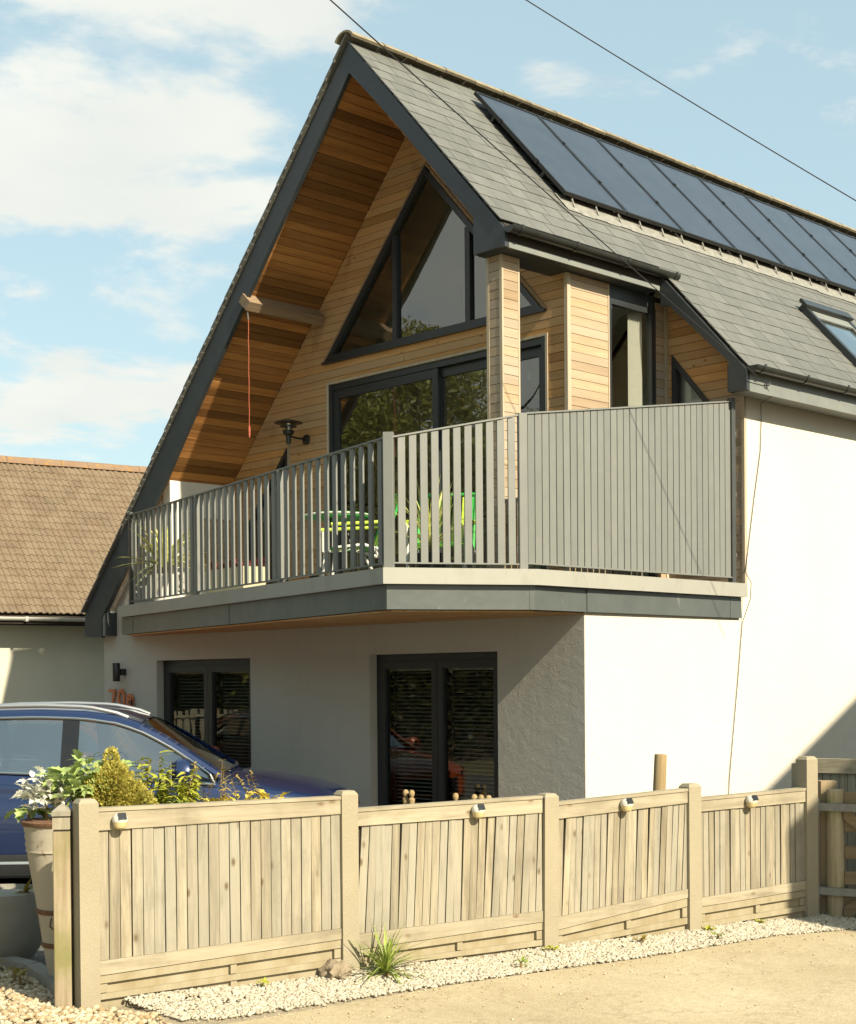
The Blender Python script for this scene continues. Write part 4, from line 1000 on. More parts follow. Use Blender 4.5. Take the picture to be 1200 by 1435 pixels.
# ================================================================== NEIGHBOUR ON THE RIGHT (casts the shade at the gate)
nb = thing('gabled_house', 'brick neighbour house just beyond the right edge whose gable shades the gate', 'house', (9.0, -2.15, 0), 0)
MB().prism([(0, 0, -.1), (0, 13.2, -.1), (0, 13.2, 4.9), (0, 6.6, 8.3), (0, 0, 4.9)], (7, 0, 0)).build('wall', 'brick_red', nb)
MB().prism([(-.03, -.0, 4.91), (-.03, 6.6, 8.31), (-.03, 6.6, 8.43), (-.03, -.0, 5.03)], (7.2, 0, 0)).build('roof', 'slate', nb)
MB().prism([(-.03, 13.2, 4.91), (-.03, 13.2, 5.03), (-.03, 6.601, 8.43), (-.03, 6.601, 8.31)], (7.2, 0, 0)).build('roof', 'slate', nb)
for yy in (2.0, 5.5):
    f = MB().box(-.03, yy, 1.0, -.002, yy+1.2, 2.2).build('window', 'white_pvc', nb)
    MB().box(-.035, yy+.08, 1.08, -.031, yy+1.12, 2.12).build('pane', 'car_gloss', f)

# ================================================================== FENCE
fang = math.atan2(4.82, 1.11); FD = Vector((1.11, 4.82, 0)).normalized(); FN = Vector((FD.y, -FD.x, 0))   # FN faces the camera side
def post_thing(x, y, zt, label, h0=-.3):
    t = thing('concrete_post', label, 'fence post', (x, y, 0), fang, 'exposed aggregate concrete fence posts')
    b = MB(); w = .05
    b.add([(-w, -.055, h0), (w, -.055, h0), (w, .045, h0), (-w, .045, h0), (-w, -.055, zt-.02), (w, -.055, zt-.02), (w, .045, zt-.02), (-w, .045, zt-.02), (-w+.015, -.04, zt), (w-.015, -.04, zt), (w-.015, .03, zt), (-w+.015, .03, zt)],
          [(3, 2, 1, 0), (0, 1, 5, 4), (1, 2, 6, 5), (2, 3, 7, 6), (3, 0, 4, 7), (4, 5, 9, 8), (5, 6, 10, 9), (6, 7, 11, 10), (7, 4, 8, 11), (8, 9, 10, 11)])
    b.build('shaft', 'concrete_post', t, origin=(0, 0, 0))
    MB().box(-.045, .0455, h0, -.012, .09, zt-.05).build('back_rib', 'concrete_post', t); MB().box(.012, .0455, h0, .045, .09, zt-.05).build('back_rib', 'concrete_post', t)
    return t
PP = [(2.063, -6.318, 1.028, 'first concrete fence post, beside the pointed wooden post'), (2.39, -4.897, 1.003, 'concrete fence post rising by the grass tuft and the old stump'),
      (2.69, -3.592, .925, 'concrete fence post leaning below the lit corner of the house'), (2.941, -2.502, .936, 'concrete fence post next to the round timber post behind'), (3.17, -1.51, 1.073, 'tallest concrete fence post, at the shaded gate end')]
posts = [post_thing(*p) for p in PP]
posts[2].rotation_euler = (0, .012, fang)
PANELS = [ # (top z left,right), bottom of top rail, top of bottom rail, bottom of bottom rail, label
  ((.963, .958), (.870, .880), (.22, .257), (.149, .199), (0.0, .03), 'nearest fence panel, below the golden conifer', 0.0),
  ((.885, .897), (.808, .815), (.217, .236), (.131, .172), (0.0, 0.0), 'fence panel between the grass tuft post and the leaning post', .03),
  ((.852, .890), (.772, .818), (.188, .276), (.113, .222), (-.02, .02), 'fence panel in front of the pale round post, its slats leaning', .025),
  ((.825, .848), (.757, .774), (.21, .251), (.155, .19), (-.01, .02), 'farthest fence panel, half in shade beside the gate', 0.0)]
for k, (tz, t2, b1, b2, gz, lab, lean) in enumerate(PANELS):
    a, c = PP[k], PP[k+1]; p0 = Vector((a[0], a[1], 0))+FD*.048; p1 = Vector((c[0], c[1], 0))-FD*.048
    L = (p1-p0).length; dx = math.atan2((p1-p0).y, (p1-p0).x)
    t = thing('timber_fence', lab, 'fence panel', p0, dx, 'timber fence panels on concrete gravel boards')
    def lerp(z, x): return z[0]+(z[1]-z[0])*x/L
    def sbar(zl, zh, y0, y1, x0=0.002, x1=None):
        x1 = L-.002 if x1 is None else x1
        return MB().hexa([(x0, y0, lerp(zl, x0)), (x1, y0, lerp(zl, x1)), (x1, y1, lerp(zl, x1)), (x0, y1, lerp(zl, x0)), (x0, y0, lerp(zh, x0)), (x1, y0, lerp(zh, x1)), (x1, y1, lerp(zh, x1)), (x0, y1, lerp(zh, x0))])
    sbar(t2, tz, -.042, .02).build('top_rail', 'fence_rail', t)
    sbar((tz[0]+.001, tz[1]+.001), (tz[0]+.018, tz[1]+.018), -.048, .026).build('capping', 'fence_rail', t)
    sbar(b2, b1, -.04, .02).build('bottom_rail', 'fence_rail', t)
    MB().hexa([(.002, -.012, b1[0]-.01), (L-.002, -.012, b1[1]-.01), (L-.002, -.006, b1[1]-.01), (.002, -.006, b1[0]-.01), (.002, -.012, t2[0]), (L-.002, -.012, t2[1]), (L-.002, -.006, t2[1]), (.002, -.006, t2[0])]).build('gap_shade_strip', 'backing', t)  # dark sheet added behind the slats to paint the shade in the gaps
    n = [23, 24, 22, 21][k]; w = L/n
    for i in range(n):
        xa, xb = i*w+.0024, (i+1)*w-.0024
        ln = lean*(random.uniform(.7, 1.3)); y0 = -.030+random.uniform(-.004, .004)
        zl0, zl1 = lerp(b1, xa)+.001, lerp(b1, xb)+.001; zh0, zh1 = lerp(t2, xa)-.001, lerp(t2, xb)-.001
        sk = random.uniform(-.003, .003)
        pts = [(xa, y0, zl0), (xb, y0, zl1), (xb, y0+.015, zl1), (xa, y0+.015, zl0), (min(xa+ln+sk, L-.01), y0, zh0), (min(xb+ln+sk, L-.002), y0, zh1), (min(xb+ln+sk, L-.002), y0+.015, zh1), (min(xa+ln+sk, L-.01), y0+.015, zh0)]
        MB().hexa(pts).build('slat', 'fence_wood', t)
    # concrete gravel board with sunk fields
    g0 = (gz[0]-.12, gz[1]-.12); gt = (b2[0]-.004, b2[1]-.004)
    gb = sbar(g0, gt, -.012, .02).build('gravel_board', 'gravel_board', t)
    hh = [(b2[j]-gz[j]) for j in (0, 1)]
    def fr(f0, f1, x0=0.004, x1=None):
        zl = (gz[0]+hh[0]*f0, gz[1]+hh[1]*f0); zh = (gz[0]+hh[0]*f1-.004, gz[1]+hh[1]*f1-.004)
        return sbar(zl, zh, -.034, -.0125, x0, x1)
    fr(.72, 1.0).build('raised_rib', 'gravel_board', gb); fr(.18, .40).build('raised_rib', 'gravel_board', gb)
    fr(.405, .715, L*.52, L*.52+.035).build('raised_rib', 'gravel_board', gb); fr(-.3, .175, L*.52, L*.52+.035).build('raised_rib', 'gravel_board', gb)
    fr(.405, .715, L-.045, L-.006).build('raised_rib', 'gravel_board', gb); fr(.405, .715, .006, .045).build('raised_rib', 'gravel_board', gb)
# solar lights on the top rails
def fence_light(loc, lab):
    t = thing('solar_fence_light', lab, 'fence light', loc, fang, 'round solar lights on the fence rail'); t.scale = (.86, .86, .86)
    prof = [(.0, -.042), (.018, -.04), (.034, -.03), (.041, -.012), (.043, 0.002)]
    b = MB().lathe([(r, z) for r, z in prof], (0, -.035, 0), 20); b.v = [(x, y*1 if True else y, z) for x, y, z in b.v]; b.build('diffuser', 'solar_dome', t, smooth=True)
    prof = [(.0445, .002), (.046, .014), (.043, .030), (.034, .044), (.018, .052), (0, .054)]
    MB().lathe(prof, (0, -.035, 0), 20).build('housing', 'solar_white', t, smooth=True)
    MB().hexa([(-.024, -.083, .020), (.024, -.083, .020), (.024, -.060, .054), (-.024, -.060, .054), (-.024, -.087, .022), (.024, -.087, .022), (.024, -.064, .057), (-.024, -.064, .057)]).build('solar_cell', 'solar_cell', t)
    return t
for (p, lab) in [((2.108, -6.170, .908), 'solar light on the nearest fence panel'), ((2.585, -4.10, .845), 'solar light on the fence panel under the dark french window'),
                 ((2.825, -3.05, .826), 'solar light on the fence panel with leaning slats'), ((3.055, -2.055, .797), 'smallest looking solar light, on the half shaded fence panel')]:
    fence_light(Vector(p)+FN*.03, lab)
# pointed wooden post at the near end
t = thing('wooden_post', 'square wooden post with pointed cap at the near end of the fence', 'post', (1.965, -6.39, -.2), R(52))
MB().cbox(-.042, -.042, 0, .042, .042, 1.068, .004).build('shaft', 'green_post', t)
MB().box(-.038, -.038, 1.069, .038, .038, 1.077).build('groove', 'backing', t)
MB().box(-.042, -.042, 1.078, .042, .042, 1.136).build('collar', 'fence_wood', t); MB().box(-.038, -.038, 1.1365, .038, .038, 1.143).build('groove', 'backing', t)
MB().add([(-.045, -.045, 1.144), (.045, -.045, 1.144), (.045, .045, 1.144), (-.045, .045, 1.144), (-.045, -.045, 1.168), (.045, -.045, 1.168), (.045, .045, 1.168), (-.045, .045, 1.168), (0, 0, 1.205)],
         [(3, 2, 1, 0), (0, 1, 5, 4), (1, 2, 6, 5), (2, 3, 7, 6), (3, 0, 4, 7), (4, 5, 8), (5, 6, 8), (6, 7, 8), (7, 4, 8)]).build('cap', 'fence_wood', t)
# round post behind the fence
t = thing('round_post', 'round pale timber post standing behind the fence before the white wall', 'post', (1.52, -1.0, -.1), 0)
MB().lathe([(.052, 0), (.05, .9), (.049, 1.10), (.046, 1.118), (0, 1.12)], (0, 0, 0), 14).build('shaft', 'round_post', t, smooth=True, origin=(0, 0, 0)); t.rotation_euler = (R(-1.5), R(2.2), 0)
# taller fence panel, gate post and gate in the shade on the right
gy = -1.02
t = thing('boundary_fence', 'taller boarded fence panel behind the gate at the right edge', 'fence panel', (2.78, gy, 0), R(10))
MB().box(.08, -.03, .93, 1.9, .03, 1.03).build('top_rail', 'fence_rail', t); MB().box(.08, -.03, .06, 1.9, .03, .16).build('bottom_rail', 'fence_rail', t)
MB().box(.08, .012, .16, 1.9, .018, .93).build('gap_shade_strip', 'backing', t)  # dark sheet painting the shade between these slats
for i in range(30):
    x = .083+i*.06
    MB().box(x, -.008+random.uniform(-.004, .003), .161, x+.056, .010, .929).build('slat', 'fence_wood', t)
MB().box(.08, -.02, -.1, 1.9, .02, .059).build('gravel_board', 'gravel_board', t)
t = thing('square_gate_post', 'square shaded timber post beside the tallest concrete post', 'post', (3.20, -1.30, -.2), R(40))
MB().cbox(-.055, -.055, 0, .055, .055, 1.10, .006).build('shaft', 'post_wood', t)
t = thing('field_gate', 'slatted timber field gate with a round hinge stile, cut by the right edge', 'gate', (3.30, -1.36, -.05), R(18))
MB().lathe([(.06, -.1), (.06, .885), (.055, .9), (0, .902)], (0, 0, 0), 14).build('hinge_stile', 'green_post', t, smooth=True)
for z in (.10, .27, .44, .62, .80):
    MB().cbox(.06, -.018, z, 2.2, .018, z+.085, .004).build('rail', 'gate_wood', t)
MB().prism([(.06, -.045, .02), (.06, -.045, .12), (.95, -.045, .83), (1.06, -.045, .83)], (0, .025, 0)).build('brace', 'gate_wood', t)
MB().prism([(.06, -.044, .80), (.06, -.044, .71), (.55, -.044, .30), (.66, -.044, .30)], (0, .024, 0)).build('brace', 'gate_wood', t)
for z in (.76, .20):
    h = MB().box(-.10, -.075, z, .55 if z > .5 else .2, -.062, z+.05).build('hinge_strap', 'galv', t)
    MB().lathe([(.014, z-.03), (.014, z+.08)], (-.105, -.07, 0), 10).build('hinge_pin', 'galv', t, smooth=True)
    MB().box(-.1, -.062, z, .062, .062, z+.05).build('hinge_band', 'galv', t)

# ================================================================== THINGS ON THE HOUSE
# house number 70a in raised copper characters
t = thing('house_number', 'copper coloured raised house number 70a on the front wall', 'house number', (-7.75, -.02, 1.29))
def strokes(name, polys, x0):
    b = MB()
    for p in polys: b.prism([(x0+x, -.02, z) for x, z in p], (0, .015, 0))
    return b.build(name, 'copper', t)
strokes('digit_seven', [[(0, .20), (.15, .20), (.15, .235), (0, .235)], [(.105, .199), (.15, .199), (.085, 0), (.04, 0)]], 0)
def ring(cx, cz, ro, rz, w, n=20, a0=0, a1=2*math.pi):
    P = []
    for k in range(n):
        a, c = a0+(a1-a0)*k/n, a0+(a1-a0)*(k+1)/n
        P.append([(cx+ro*math.cos(a), cz+rz*math.sin(a)), (cx+ro*math.cos(c), cz+rz*math.sin(c)), (cx+(ro-w)*math.cos(c), cz+(rz-w)*math.sin(c)), (cx+(ro-w)*math.cos(a), cz+(rz-w)*math.sin(a))])
    return P
strokes('digit_zero', ring(.285, .1175, .082, .1215, .04), 0)
strokes('letter_a', ring(.475, .065, .072, .068, .036)+[[(.508, .0), (.548, .0), (.548, .115), (.508, .115)]]+ring(.474, .112, .074, .066, .036, 12, 0, math.radians(165)), 0)
# up-and-down wall light
t = thing('wall_light', 'black cylindrical up and down wall light above the house number', 'wall light', (-7.43, 0, 1.735))
MB().lathe([(.045, -.115), (.048, -.11), (.048, .11), (.045, .115)], (0, -.125, 0), 18).build('lamp_body', 'black', t, smooth=True)
MB().box(-.032, -.08, -.04, .032, -.002, .04).build('wall_bracket', 'black', t)
# lantern
t = thing('lantern', 'black wall lantern with wide flat shade on the cedar gable', 'wall light', (-4.94, YU-.006, 4.42)); t.scale = (.8, .8, .8)
MB().lathe([(.075, 0), (.075, -.02), (.05, -.035)], (0, 0, 0), 18, 'Y').build('wall_plate', 'black', t, smooth=True)
MB().tube([(0, -.03, .0), (0, -.20, .01), (0, -.33, .02)], .014, 8).build('arm', 'black', t, smooth=True)
MB().lathe([(.035, -.09), (.035, .02), (.075, .045), (.085, .10), (.06, .105)], (0, -.34, 0), 18).build('lamp_body', 'black', t, smooth=True)
MB().lathe([(.05, .106), (.055, .20)], (0, -.34, 0), 16).build('lamp_glass', 'glass_clear', t, smooth=True)
MB().lathe([(.12, .15), (.12, .16), (.055, .165)], (0, -.34, 0), 20).build('louvre', 'black', t)
MB().lathe([(.205, .205), (.205, .213), (.06, .255), (0, .262)], (0, -.34, 0), 24).build('shade', 'black', t, smooth=True)
# rope hanging from the beam
b = MB(); pts = [(-4.66+.003*math.sin(i*.9), -.14, 5.60-i*.045) for i in range(28)]
rp = thing('rope', 'thin orange rope hanging from the timber beam under the gable', 'rope', (0, 0, 0))
MB().tube(pts, .0042, 6).build('cord', 'rope_a', rp, smooth=True)
MB().lathe([(.005, 4.30), (.011, 4.33), (.012, 4.41), (.006, 4.43)], (-4.66, -.14, 0), 10).build('knot', 'rope_a', rp, smooth=True)
line_tube('shackle', [(-4.66, -.14, 5.60), (-4.67, -.14, 5.66), (-4.68, -.14, 5.72)], .007, 'galv', rp)
# overhead cables
def sag(a, c, s, n=24):
    a, c = Vector(a), Vector(c); return [a.lerp(c, i/n)+Vector((0, 0, -s*4*(i/n)*(1-i/n))) for i in range(n+1)]
tag(line_tube('overhead_cable', sag((.28, 2.50, 4.50), (3.63, -13.96, 7.7), .12), .0045, 'cable'), 'black overhead cable crossing the slate roof down to the eaves bracket', 'cable')
tag(line_tube('overhead_cable', sag((3.35, 1.9, 4.55), (-1.75, -3.75, 9.2), .10), .0048, 'cable'), 'black overhead cable crossing open sky above the solar panels', 'cable')
t = thing('eaves_hook', 'small metal hook on the lower eaves holding the cables', 'hook', (.27, 2.50, 4.49))
MB().tube([(0, 0, 0), (.03, 0, .0), (.04, 0, .03)], .008, 6).build('hook', 'galv', t, smooth=True); MB().box(-.007, -.03, -.02, .0, .03, .02).build('plate', 'galv', t)
tag(line_tube('wall_cable', [(.265, 2.52, 4.47), (.25, 2.62, 4.40), (.04, 2.75, 4.38), (.012, 2.80, 4.2), (.012, 2.78, 3.9), (.012, 2.66, 3.4), (.012, 2.50, 2.66), (.10, 2.47, 2.55), (.10, 2.45, 2.38), (.012, 2.44, 2.15), (.012, 2.36, 1.6), (.012, 2.2, .6), (.012, 2.17, .2)], .004, 'cable'), 'thin loose cable hanging down the white side wall', 'cable')
# venetian blinds
def blind(x0, x1, z0, z1, y, lab, nb, slatw=.036):
    t = thing('venetian_blind', lab, 'blind', ((x0+x1)/2, y, z1)); h = z1-z0; w = (x1-x0)/2
    MB().box(-w, -.02, -.04, w, .02, 0).build('head_rail', 'blind', t)
    b = MB(); a = R(16)
    for i in range(nb):
        z = -.06-(h-.08)*i/(nb-1); dy, dz = math.cos(a)*slatw/2, math.sin(a)*slatw/2
        b.add([(-w, -dy, z-dz), (w, -dy, z-dz), (w, dy, z+dz), (-w, dy, z+dz)], [(0, 1, 2, 3)])
    b.build('slats', 'blind', t, kind='stuff')
    for s_ in (-.42, .42): MB().box(s_*w*2-.012, -.022, -h, s_*w*2+.012, -.019, -.041).build('ladder_tape', 'blind_dark', t)
    MB().box(-w, -.018, -h, w, .018, -h+.02).build('bottom_rail', 'blind', t)
for w_, nm in ((W1, 'left'), (W2, 'right')):
    xm = (w_[0]+w_[1])/2
    blind(w_[0]+.08, xm-.02, .18, 1.74, .24, f'slatted blind in the left half of the {"car side" if nm == "left" else "dark"} french window', 38)
    blind(xm+.02, w_[1]-.08, .18, 1.74, .24, f'slatted blind in the right half of the {"car side" if nm == "left" else "dark"} french window', 38)
# turned finials in front of the dark window, standing on a low bench
t = thing('bench', 'low timber bench standing under the dark french window', 'bench', (-1.4, -.38, -.1))
MB().box(-.7, -.16, .36, .75, .16, .40).build('seat', 'round_post', t)
for sx in (-.65, .66): MB().box(sx, -.14, 0, sx+.05, .14, .359).build('leg', 'round_post', t)
for i, x in enumerate([-1.935, -1.85, -1.255, -1.012, -.925, -.83]):
    o = MB().lathe([(.028, 0), (.03, .05), (.018, .09), (.03, .13), (.032, .16), (.016, .175), (.028, .20), (.03, .225), (.018, .245), (0, .25)], (x, -.38, .30), 12).build('turned_finial', 'round_post', None, smooth=True, origin=(x, -.38, .30))
    tag(o, ['leftmost turned wooden finial before the dark window', 'second turned wooden finial, close to the leftmost one', 'turned wooden finial standing alone under the right pane', 'first of the three right-hand wooden finials', 'middle of the three right-hand wooden finials', 'rightmost turned wooden finial before the dark window'][i], 'finial', 'turned wooden finials before the window')
# pendants inside the upper room
for i, (x, y) in enumerate([(-3.65, 2.2), (-2.6, 2.2)]):
    t = thing('pendant_lamp', ['zinc pendant lamp seen through the middle of the sliding door', 'zinc pendant lamp seen at the right end of the sliding door'][i], 'lamp', (x, y, 4.60), 0, 'pendant lamps in the upper room')
    MB().lathe([(.16, 0), (.14, .06), (.06, .14), (.035, .18), (0, .185)], (0, 0, 0), 20).build('shade', 'zinc', t, smooth=True)
    MB().tube([(0, 0, .18), (0, 0, 1.6)], .006, 6).build('flex', 'rope_a', t); MB().lathe([(.035, .33), (.035, .42)], (0, 0, 0), 12).build('canister', 'white_pvc', t, smooth=True)

# ================================================================== BALCONY THINGS
def blade_mesh(l, w, bend, n=5):
    b = MB(); v = []
    for i in range(n+1):
        f = i/n; ww = w*(1-f**1.7)*(.6+.8*min(f*3, 1)*.5)
        x = l*f; z = -bend*f*f*l
        v += [(x, -ww/2, z+.15*ww), (x, 0, z), (x, ww/2, z+.15*ww)]
    f_ = []
    for i in range(n):
        for k in range(2): f_.append((i*3+k, i*3+k+1, i*3+k+4, i*3+k+3))
    return b.add(v, f_)
def mesh_of(q, name, mat, smooth=True):
    me = bpy.data.meshes.new(name); me.from_pydata(q.v, [], q.f); me.materials.append(M[mat])
    if smooth: me.polygons.foreach_set('use_smooth', [True]*len(me.polygons))
    return me
def spiky(name, label, cat, loc, h, n, mat, w=.05, spread=1.0, up=.25, bendr=(.15, .7), stem=.1, lname='leaf'):
    t = thing(name, label, cat, loc)
    MB().tube([(0, 0, -.05), (0, 0, stem)], .03, 8).build('stem', 'twig', t)
    ms = [mesh_of(blade_mesh(h, w, bd), lname, mat) for bd in np.linspace(bendr[0], bendr[1], 4)]
    for i in range(n):
        az = i*2.4+random.uniform(-.3, .3); el = random.uniform(up, 1.45)*spread
        s_ = random.uniform(.65, 1.05)
        o = place(lname, random.choice(ms), t, (0, 0, stem*random.uniform(.5, 1)), (0, -el, az)); o.scale = (s_, s_, s_)
    return t
def pot(name, label, loc, prof, mat, soil_r, soil_z, n=28):
    t = thing(name, label, 'plant pot', loc)
    MB().lathe(prof, (0, 0, 0), n).build('pot', mat, t, smooth=True, origin=(0, 0, 0))
    MB().lathe([(soil_r, soil_z), (0, soil_z+.01)], (0, 0, 0), n).build('soil', 'soil', t)
    return t
pot('white_pot', 'tall white pot holding the yucca at the left of the balcony', (-6.28, -.17, 2.497), [(.13, 0), (.17, .35), (.175, .38), (.155, .38), (.15, .35)], 'terracotta_white', .152, .33)
spiky('yucca', 'spiky yellow green yucca behind the left balcony railing', 'plant', (-6.28, -.17, 2.90), .66, 75, 'leaf_yucca', .085, 1.0, .1, (.05, .6))
pot('white_pot', 'small white round pot between the yucca and the cream trough', (-5.45, -.15, 2.497), [(.10, 0), (.14, .2), (.15, .34), (.13, .34), (.125, .3)], 'terracotta_white', .127, .28)
t = thing('bedding_plant', 'small orange and green bedding plant in the white round pot', 'plant', (-5.45, -.15, 2.8))
b = MB()
for i in range(70):
    a, rr, z = random.random()*6.28, random.random()**.5*.16, random.uniform(0, .2); q = blade_mesh(.06, .035, .5, 3); mt = Matrix.Translation((rr*math.cos(a), rr*math.sin(a), z)) @ Euler((random.uniform(-1, 1), random.uniform(-1.2, .2), a)).to_matrix().to_4x4(); b.add([mt @ Vector(p) for p in q.v], q.f)
b.build('foliage', 'leaf_bronze', t)
t = thing('trough_planter', 'cream tapered trough planter with purple plants on the balcony', 'planter', (-4.85, -.20, 2.497), R(-8))
MB().hexa([(-.38, -.12, 0), (.38, -.12, 0), (.38, .12, 0), (-.38, .12, 0), (-.45, -.16, .36), (.45, -.16, .36), (.45, .16, .36), (-.45, .16, .36)]).build('trough', 'cream_trough', t)
MB().box(-.42, -.14, .361, .42, .14, .366).build('soil', 'soil', t)
t = thing('heuchera', 'low purple leaved plants growing in the cream trough', 'plant', (-4.85, -.20, 2.863))
b = MB()
for i in range(110):
    q = blade_mesh(.09, .07, .6, 3); mt = Matrix.Translation((random.uniform(-.4, .4), random.uniform(-.13, .13), random.uniform(0, .06))) @ Euler((random.uniform(-.6, .6), random.uniform(-1.2, .1), random.random()*6.28)).to_matrix().to_4x4(); b.add([mt @ Vector(p) for p in q.v], q.f)
b.build('foliage', 'leaf_red', t)
pot('black_pot', 'black pot holding the striped spiky plant behind the middle railing', (-1.40, -.55, 2.497), [(.11, 0), (.15, .26), (.155, .28), (.135, .28)], 'black', .137, .25)
spiky('phormium', 'yellow striped spiky plant behind the middle balcony railing', 'plant', (-1.40, -.55, 2.75), .75, 34, 'leaf_yucca', .05, 1.0, .5, (.02, .35))
t = thing('floodlight', 'small black floodlight on the balcony floor by the cedar wall', 'light', (-3.75, .1, 2.497), R(20))
MB().box(-.11, -.05, .1, .11, .03, .24).build('lamp_body', 'black', t); MB().box(-.13, -.02, 0, -.115, .02, .2).build('stand', 'black', t); MB().box(.115, -.02, 0, .13, .02, .2).build('stand', 'black', t)
def lounge_chair(loc, rz, lab):
    t = thing('garden_chair', lab, 'chair', loc, rz, 'green strapped garden chairs')
    for s_ in (-.28, .28):
        MB().tube([(s_, .30, 0), (s_, .26, .40), (s_, -.02, .43), (s_, -.28, .36)], .016, 8).build('frame_side', 'white_pvc', t, smooth=True)
        MB().tube([(s_, -.20, .38), (s_, -.42, .95)], .016, 8).build('back_side', 'green_cloth', t, smooth=True); MB().tube([(s_, -.36, 0), (s_, -.1, .43)], .014, 8).build('leg', 'white_pvc', t, smooth=True)
        MB().tube([(s_, .3, .62), (s_, -.3, .66)], .018, 8).build('armrest', 'lime_cloth', t, smooth=True); MB().tube([(s_, .28, .4), (s_, .28, .62)], .012, 8).build('arm_support', 'white_pvc', t, smooth=True)
    MB().tube([(-.28, -.42, .95), (.28, -.42, .95)], .018, 8).build('back_rail', 'green_cloth', t, smooth=True)
    for k in range(12):
        x = -.25+k*.0455; MB().box(x-.012, -.0, 0, x+.012, .006, .55).build('strap', 'lime_cloth' if k % 3 else 'green_cloth', t)
        o = t.children[-1]; o.rotation_euler = (R(20.5), 0, 0); o.location = (x, -.31, .665)
    for k in range(9):
        y = -.2+k*.055; MB().box(-.27, y-.016, .41, .27, y+.016, .416).build('strap', 'green_cloth' if k % 3 else 'lime_cloth', t)
lounge_chair((-2.55, -.45, 2.497), R(150), 'green and lime strapped garden chair behind the left railing corner')
lounge_chair((-1.75, -.05, 2.497), R(215), 'green strapped garden chair half hidden by the middle railing')
t = thing('side_table', 'small round balcony table with green rim behind the left railing', 'table', (-3.0, -.30, 2.497))
MB().lathe([(.30, .76), (.33, .765), (.33, .80), (.30, .805), (0, .806)], (0, 0, 0), 28).build('tabletop', 'green_cloth', t, smooth=True); MB().lathe([(.335, .775), (.345, .785), (.335, .795)], (0, 0, 0), 28).build('rim', 'white_pvc', t)
for k in range(3):
    a = k*2.09+.4; MB().tube([(.08*math.cos(a), .08*math.sin(a), .76), (.26*math.cos(a), .26*math.sin(a), 0)], .013, 8).build('leg', 'car_black', t)

# ================================================================== PLANTERS AND PLANTS BY THE FENCE
BC = Vector((1.455, -6.075, -.035))
t = thing('bucket_planter', 'tall rusty white conical metal planter behind the pointed post', 'planter', BC)
MB().lathe([(.085, 0), (.09, .02), (.155, .46), (.20, .74), (.207, .745), (.203, .76), (.209, .78), (.205, .80), (.212, .82), (.209, .84), (.220, .885), (.222, .90), (.212, .90), (.200, .86)], (0, 0, 0), 36).build('bucket', 'rust_planter', t, smooth=True, origin=(0, 0, 0))
for (r, z) in ((.2225, .895), (.153, .425), (.126, .245)):
    MB().lathe([(r+.001, z-.014), (r+.006, z-.006), (r+.008, z+.008), (r+.004, z+.012)], (0, 0, 0), 36).build('hoop', 'rust', t, smooth=True)
MB().lathe([(.205, .86), (0, .87)], (0, 0, 0), 24).build('soil', 'soil', t)
pts = [(.165*math.cos(a_), .165*math.sin(a_)*1, .40) for a_ in (0,)]
hk = [Vector((math.cos(-1.0)*.165, math.sin(-1.0)*.165, .40)), Vector((math.cos(-1.0)*.185, math.sin(-1.0)*.185, .36)), Vector((math.cos(-.8)*.18, math.sin(-.8)*.18, .33)), Vector((math.cos(-.62)*.178, math.sin(-.62)*.178, .36)), Vector((math.cos(-.62)*.160, math.sin(-.62)*.160, .40))]
MB().tube(hk, .005, 6).build('handle', 'rust', t, smooth=True)
# lobed leaf
def lobed(l, w, lobes=4, fold=.25):
    b = MB(); ctr = [(0, 0, 0)]; L_ = [(0, .0)]; pts = []
    for i in range(lobes*2+1):
        f = (i+1)/(lobes*2+2); ww = w/2*math.sin(math.pi*min(f*1.05+.08, 1))*(1.0 if i % 2 == 0 else .58)
        pts.append((l*(f+(.05 if i % 2 == 0 else 0)), ww))
    v = [(0, 0, 0)]+[(x, y, fold*y-.35*x*x/l) for x, y in pts]+[(l, 0, -.35*l)]+[(x, -y, fold*y-.35*x*x/l) for x, y in reversed(pts)]
    mid = [(x, 0, -.35*x*x/l) for x, y in pts]
    n = len(pts); o = len(v); v += mid; f_ = []
    Lr = [0]+list(range(1, n+1))+[n+1]; Rr = [0]+list(range(2*n+1, n+1, -1))+[n+1]; Mr = [0]+list(range(o, o+n))+[n+1]
    for i in range(n+1):
        for A in (Lr, Rr):
            q = [A[i], A[i+1], Mr[i+1], Mr[i]]; q2 = []
            for z in q:
                if z not in q2: q2.append(z)
            if len(q2) > 2: f_.append(tuple(q2))
    return b.add(v, f_)
def leafy(name, label, loc, n, meshes, lname, rx, rz, zc, elr, mat_stem='twig', cat='plant', scale=(.7, 1.1), squash=(1, 1), inner=.35, stem=.2):
    t = thing(name, label, cat, loc)
    MB().tube([(0, 0, -.08), (0, 0, stem)], .012, 6, r2=.006).build('stem', mat_stem, t)
    for i in range(n):
        az = random.random()*6.283; u_ = random.uniform(-1, 1); rr = random.uniform(inner, 1)
        q = math.sqrt(max(0, 1-u_*u_)); p = Vector((rx*squash[0]*rr*q*math.cos(az), rx*squash[1]*rr*q*math.sin(az), zc+rz*rr*u_))
        s_ = random.uniform(*scale)
        o = place(lname, random.choice(meshes), t, p, (random.uniform(-.5, .5), -random.uniform(*elr), az+random.uniform(-.7, .7))); o.scale = (s_, s_, s_)
    return t
lg = [mesh_of(lobed(.16, .10, 4, .3), 'leaf', 'leaf_green', False), mesh_of(lobed(.13, .085, 3, .2), 'leaf', 'leaf_green', False)]
leafy('leafy_plant', 'broad green lobed leaf plant above the rusty planter', (1.50, -5.985, .92), 230, lg, 'leaf', .17, .13, .16, (-.5, .9), squash=(1.0, 1.2), scale=(.45, .78))
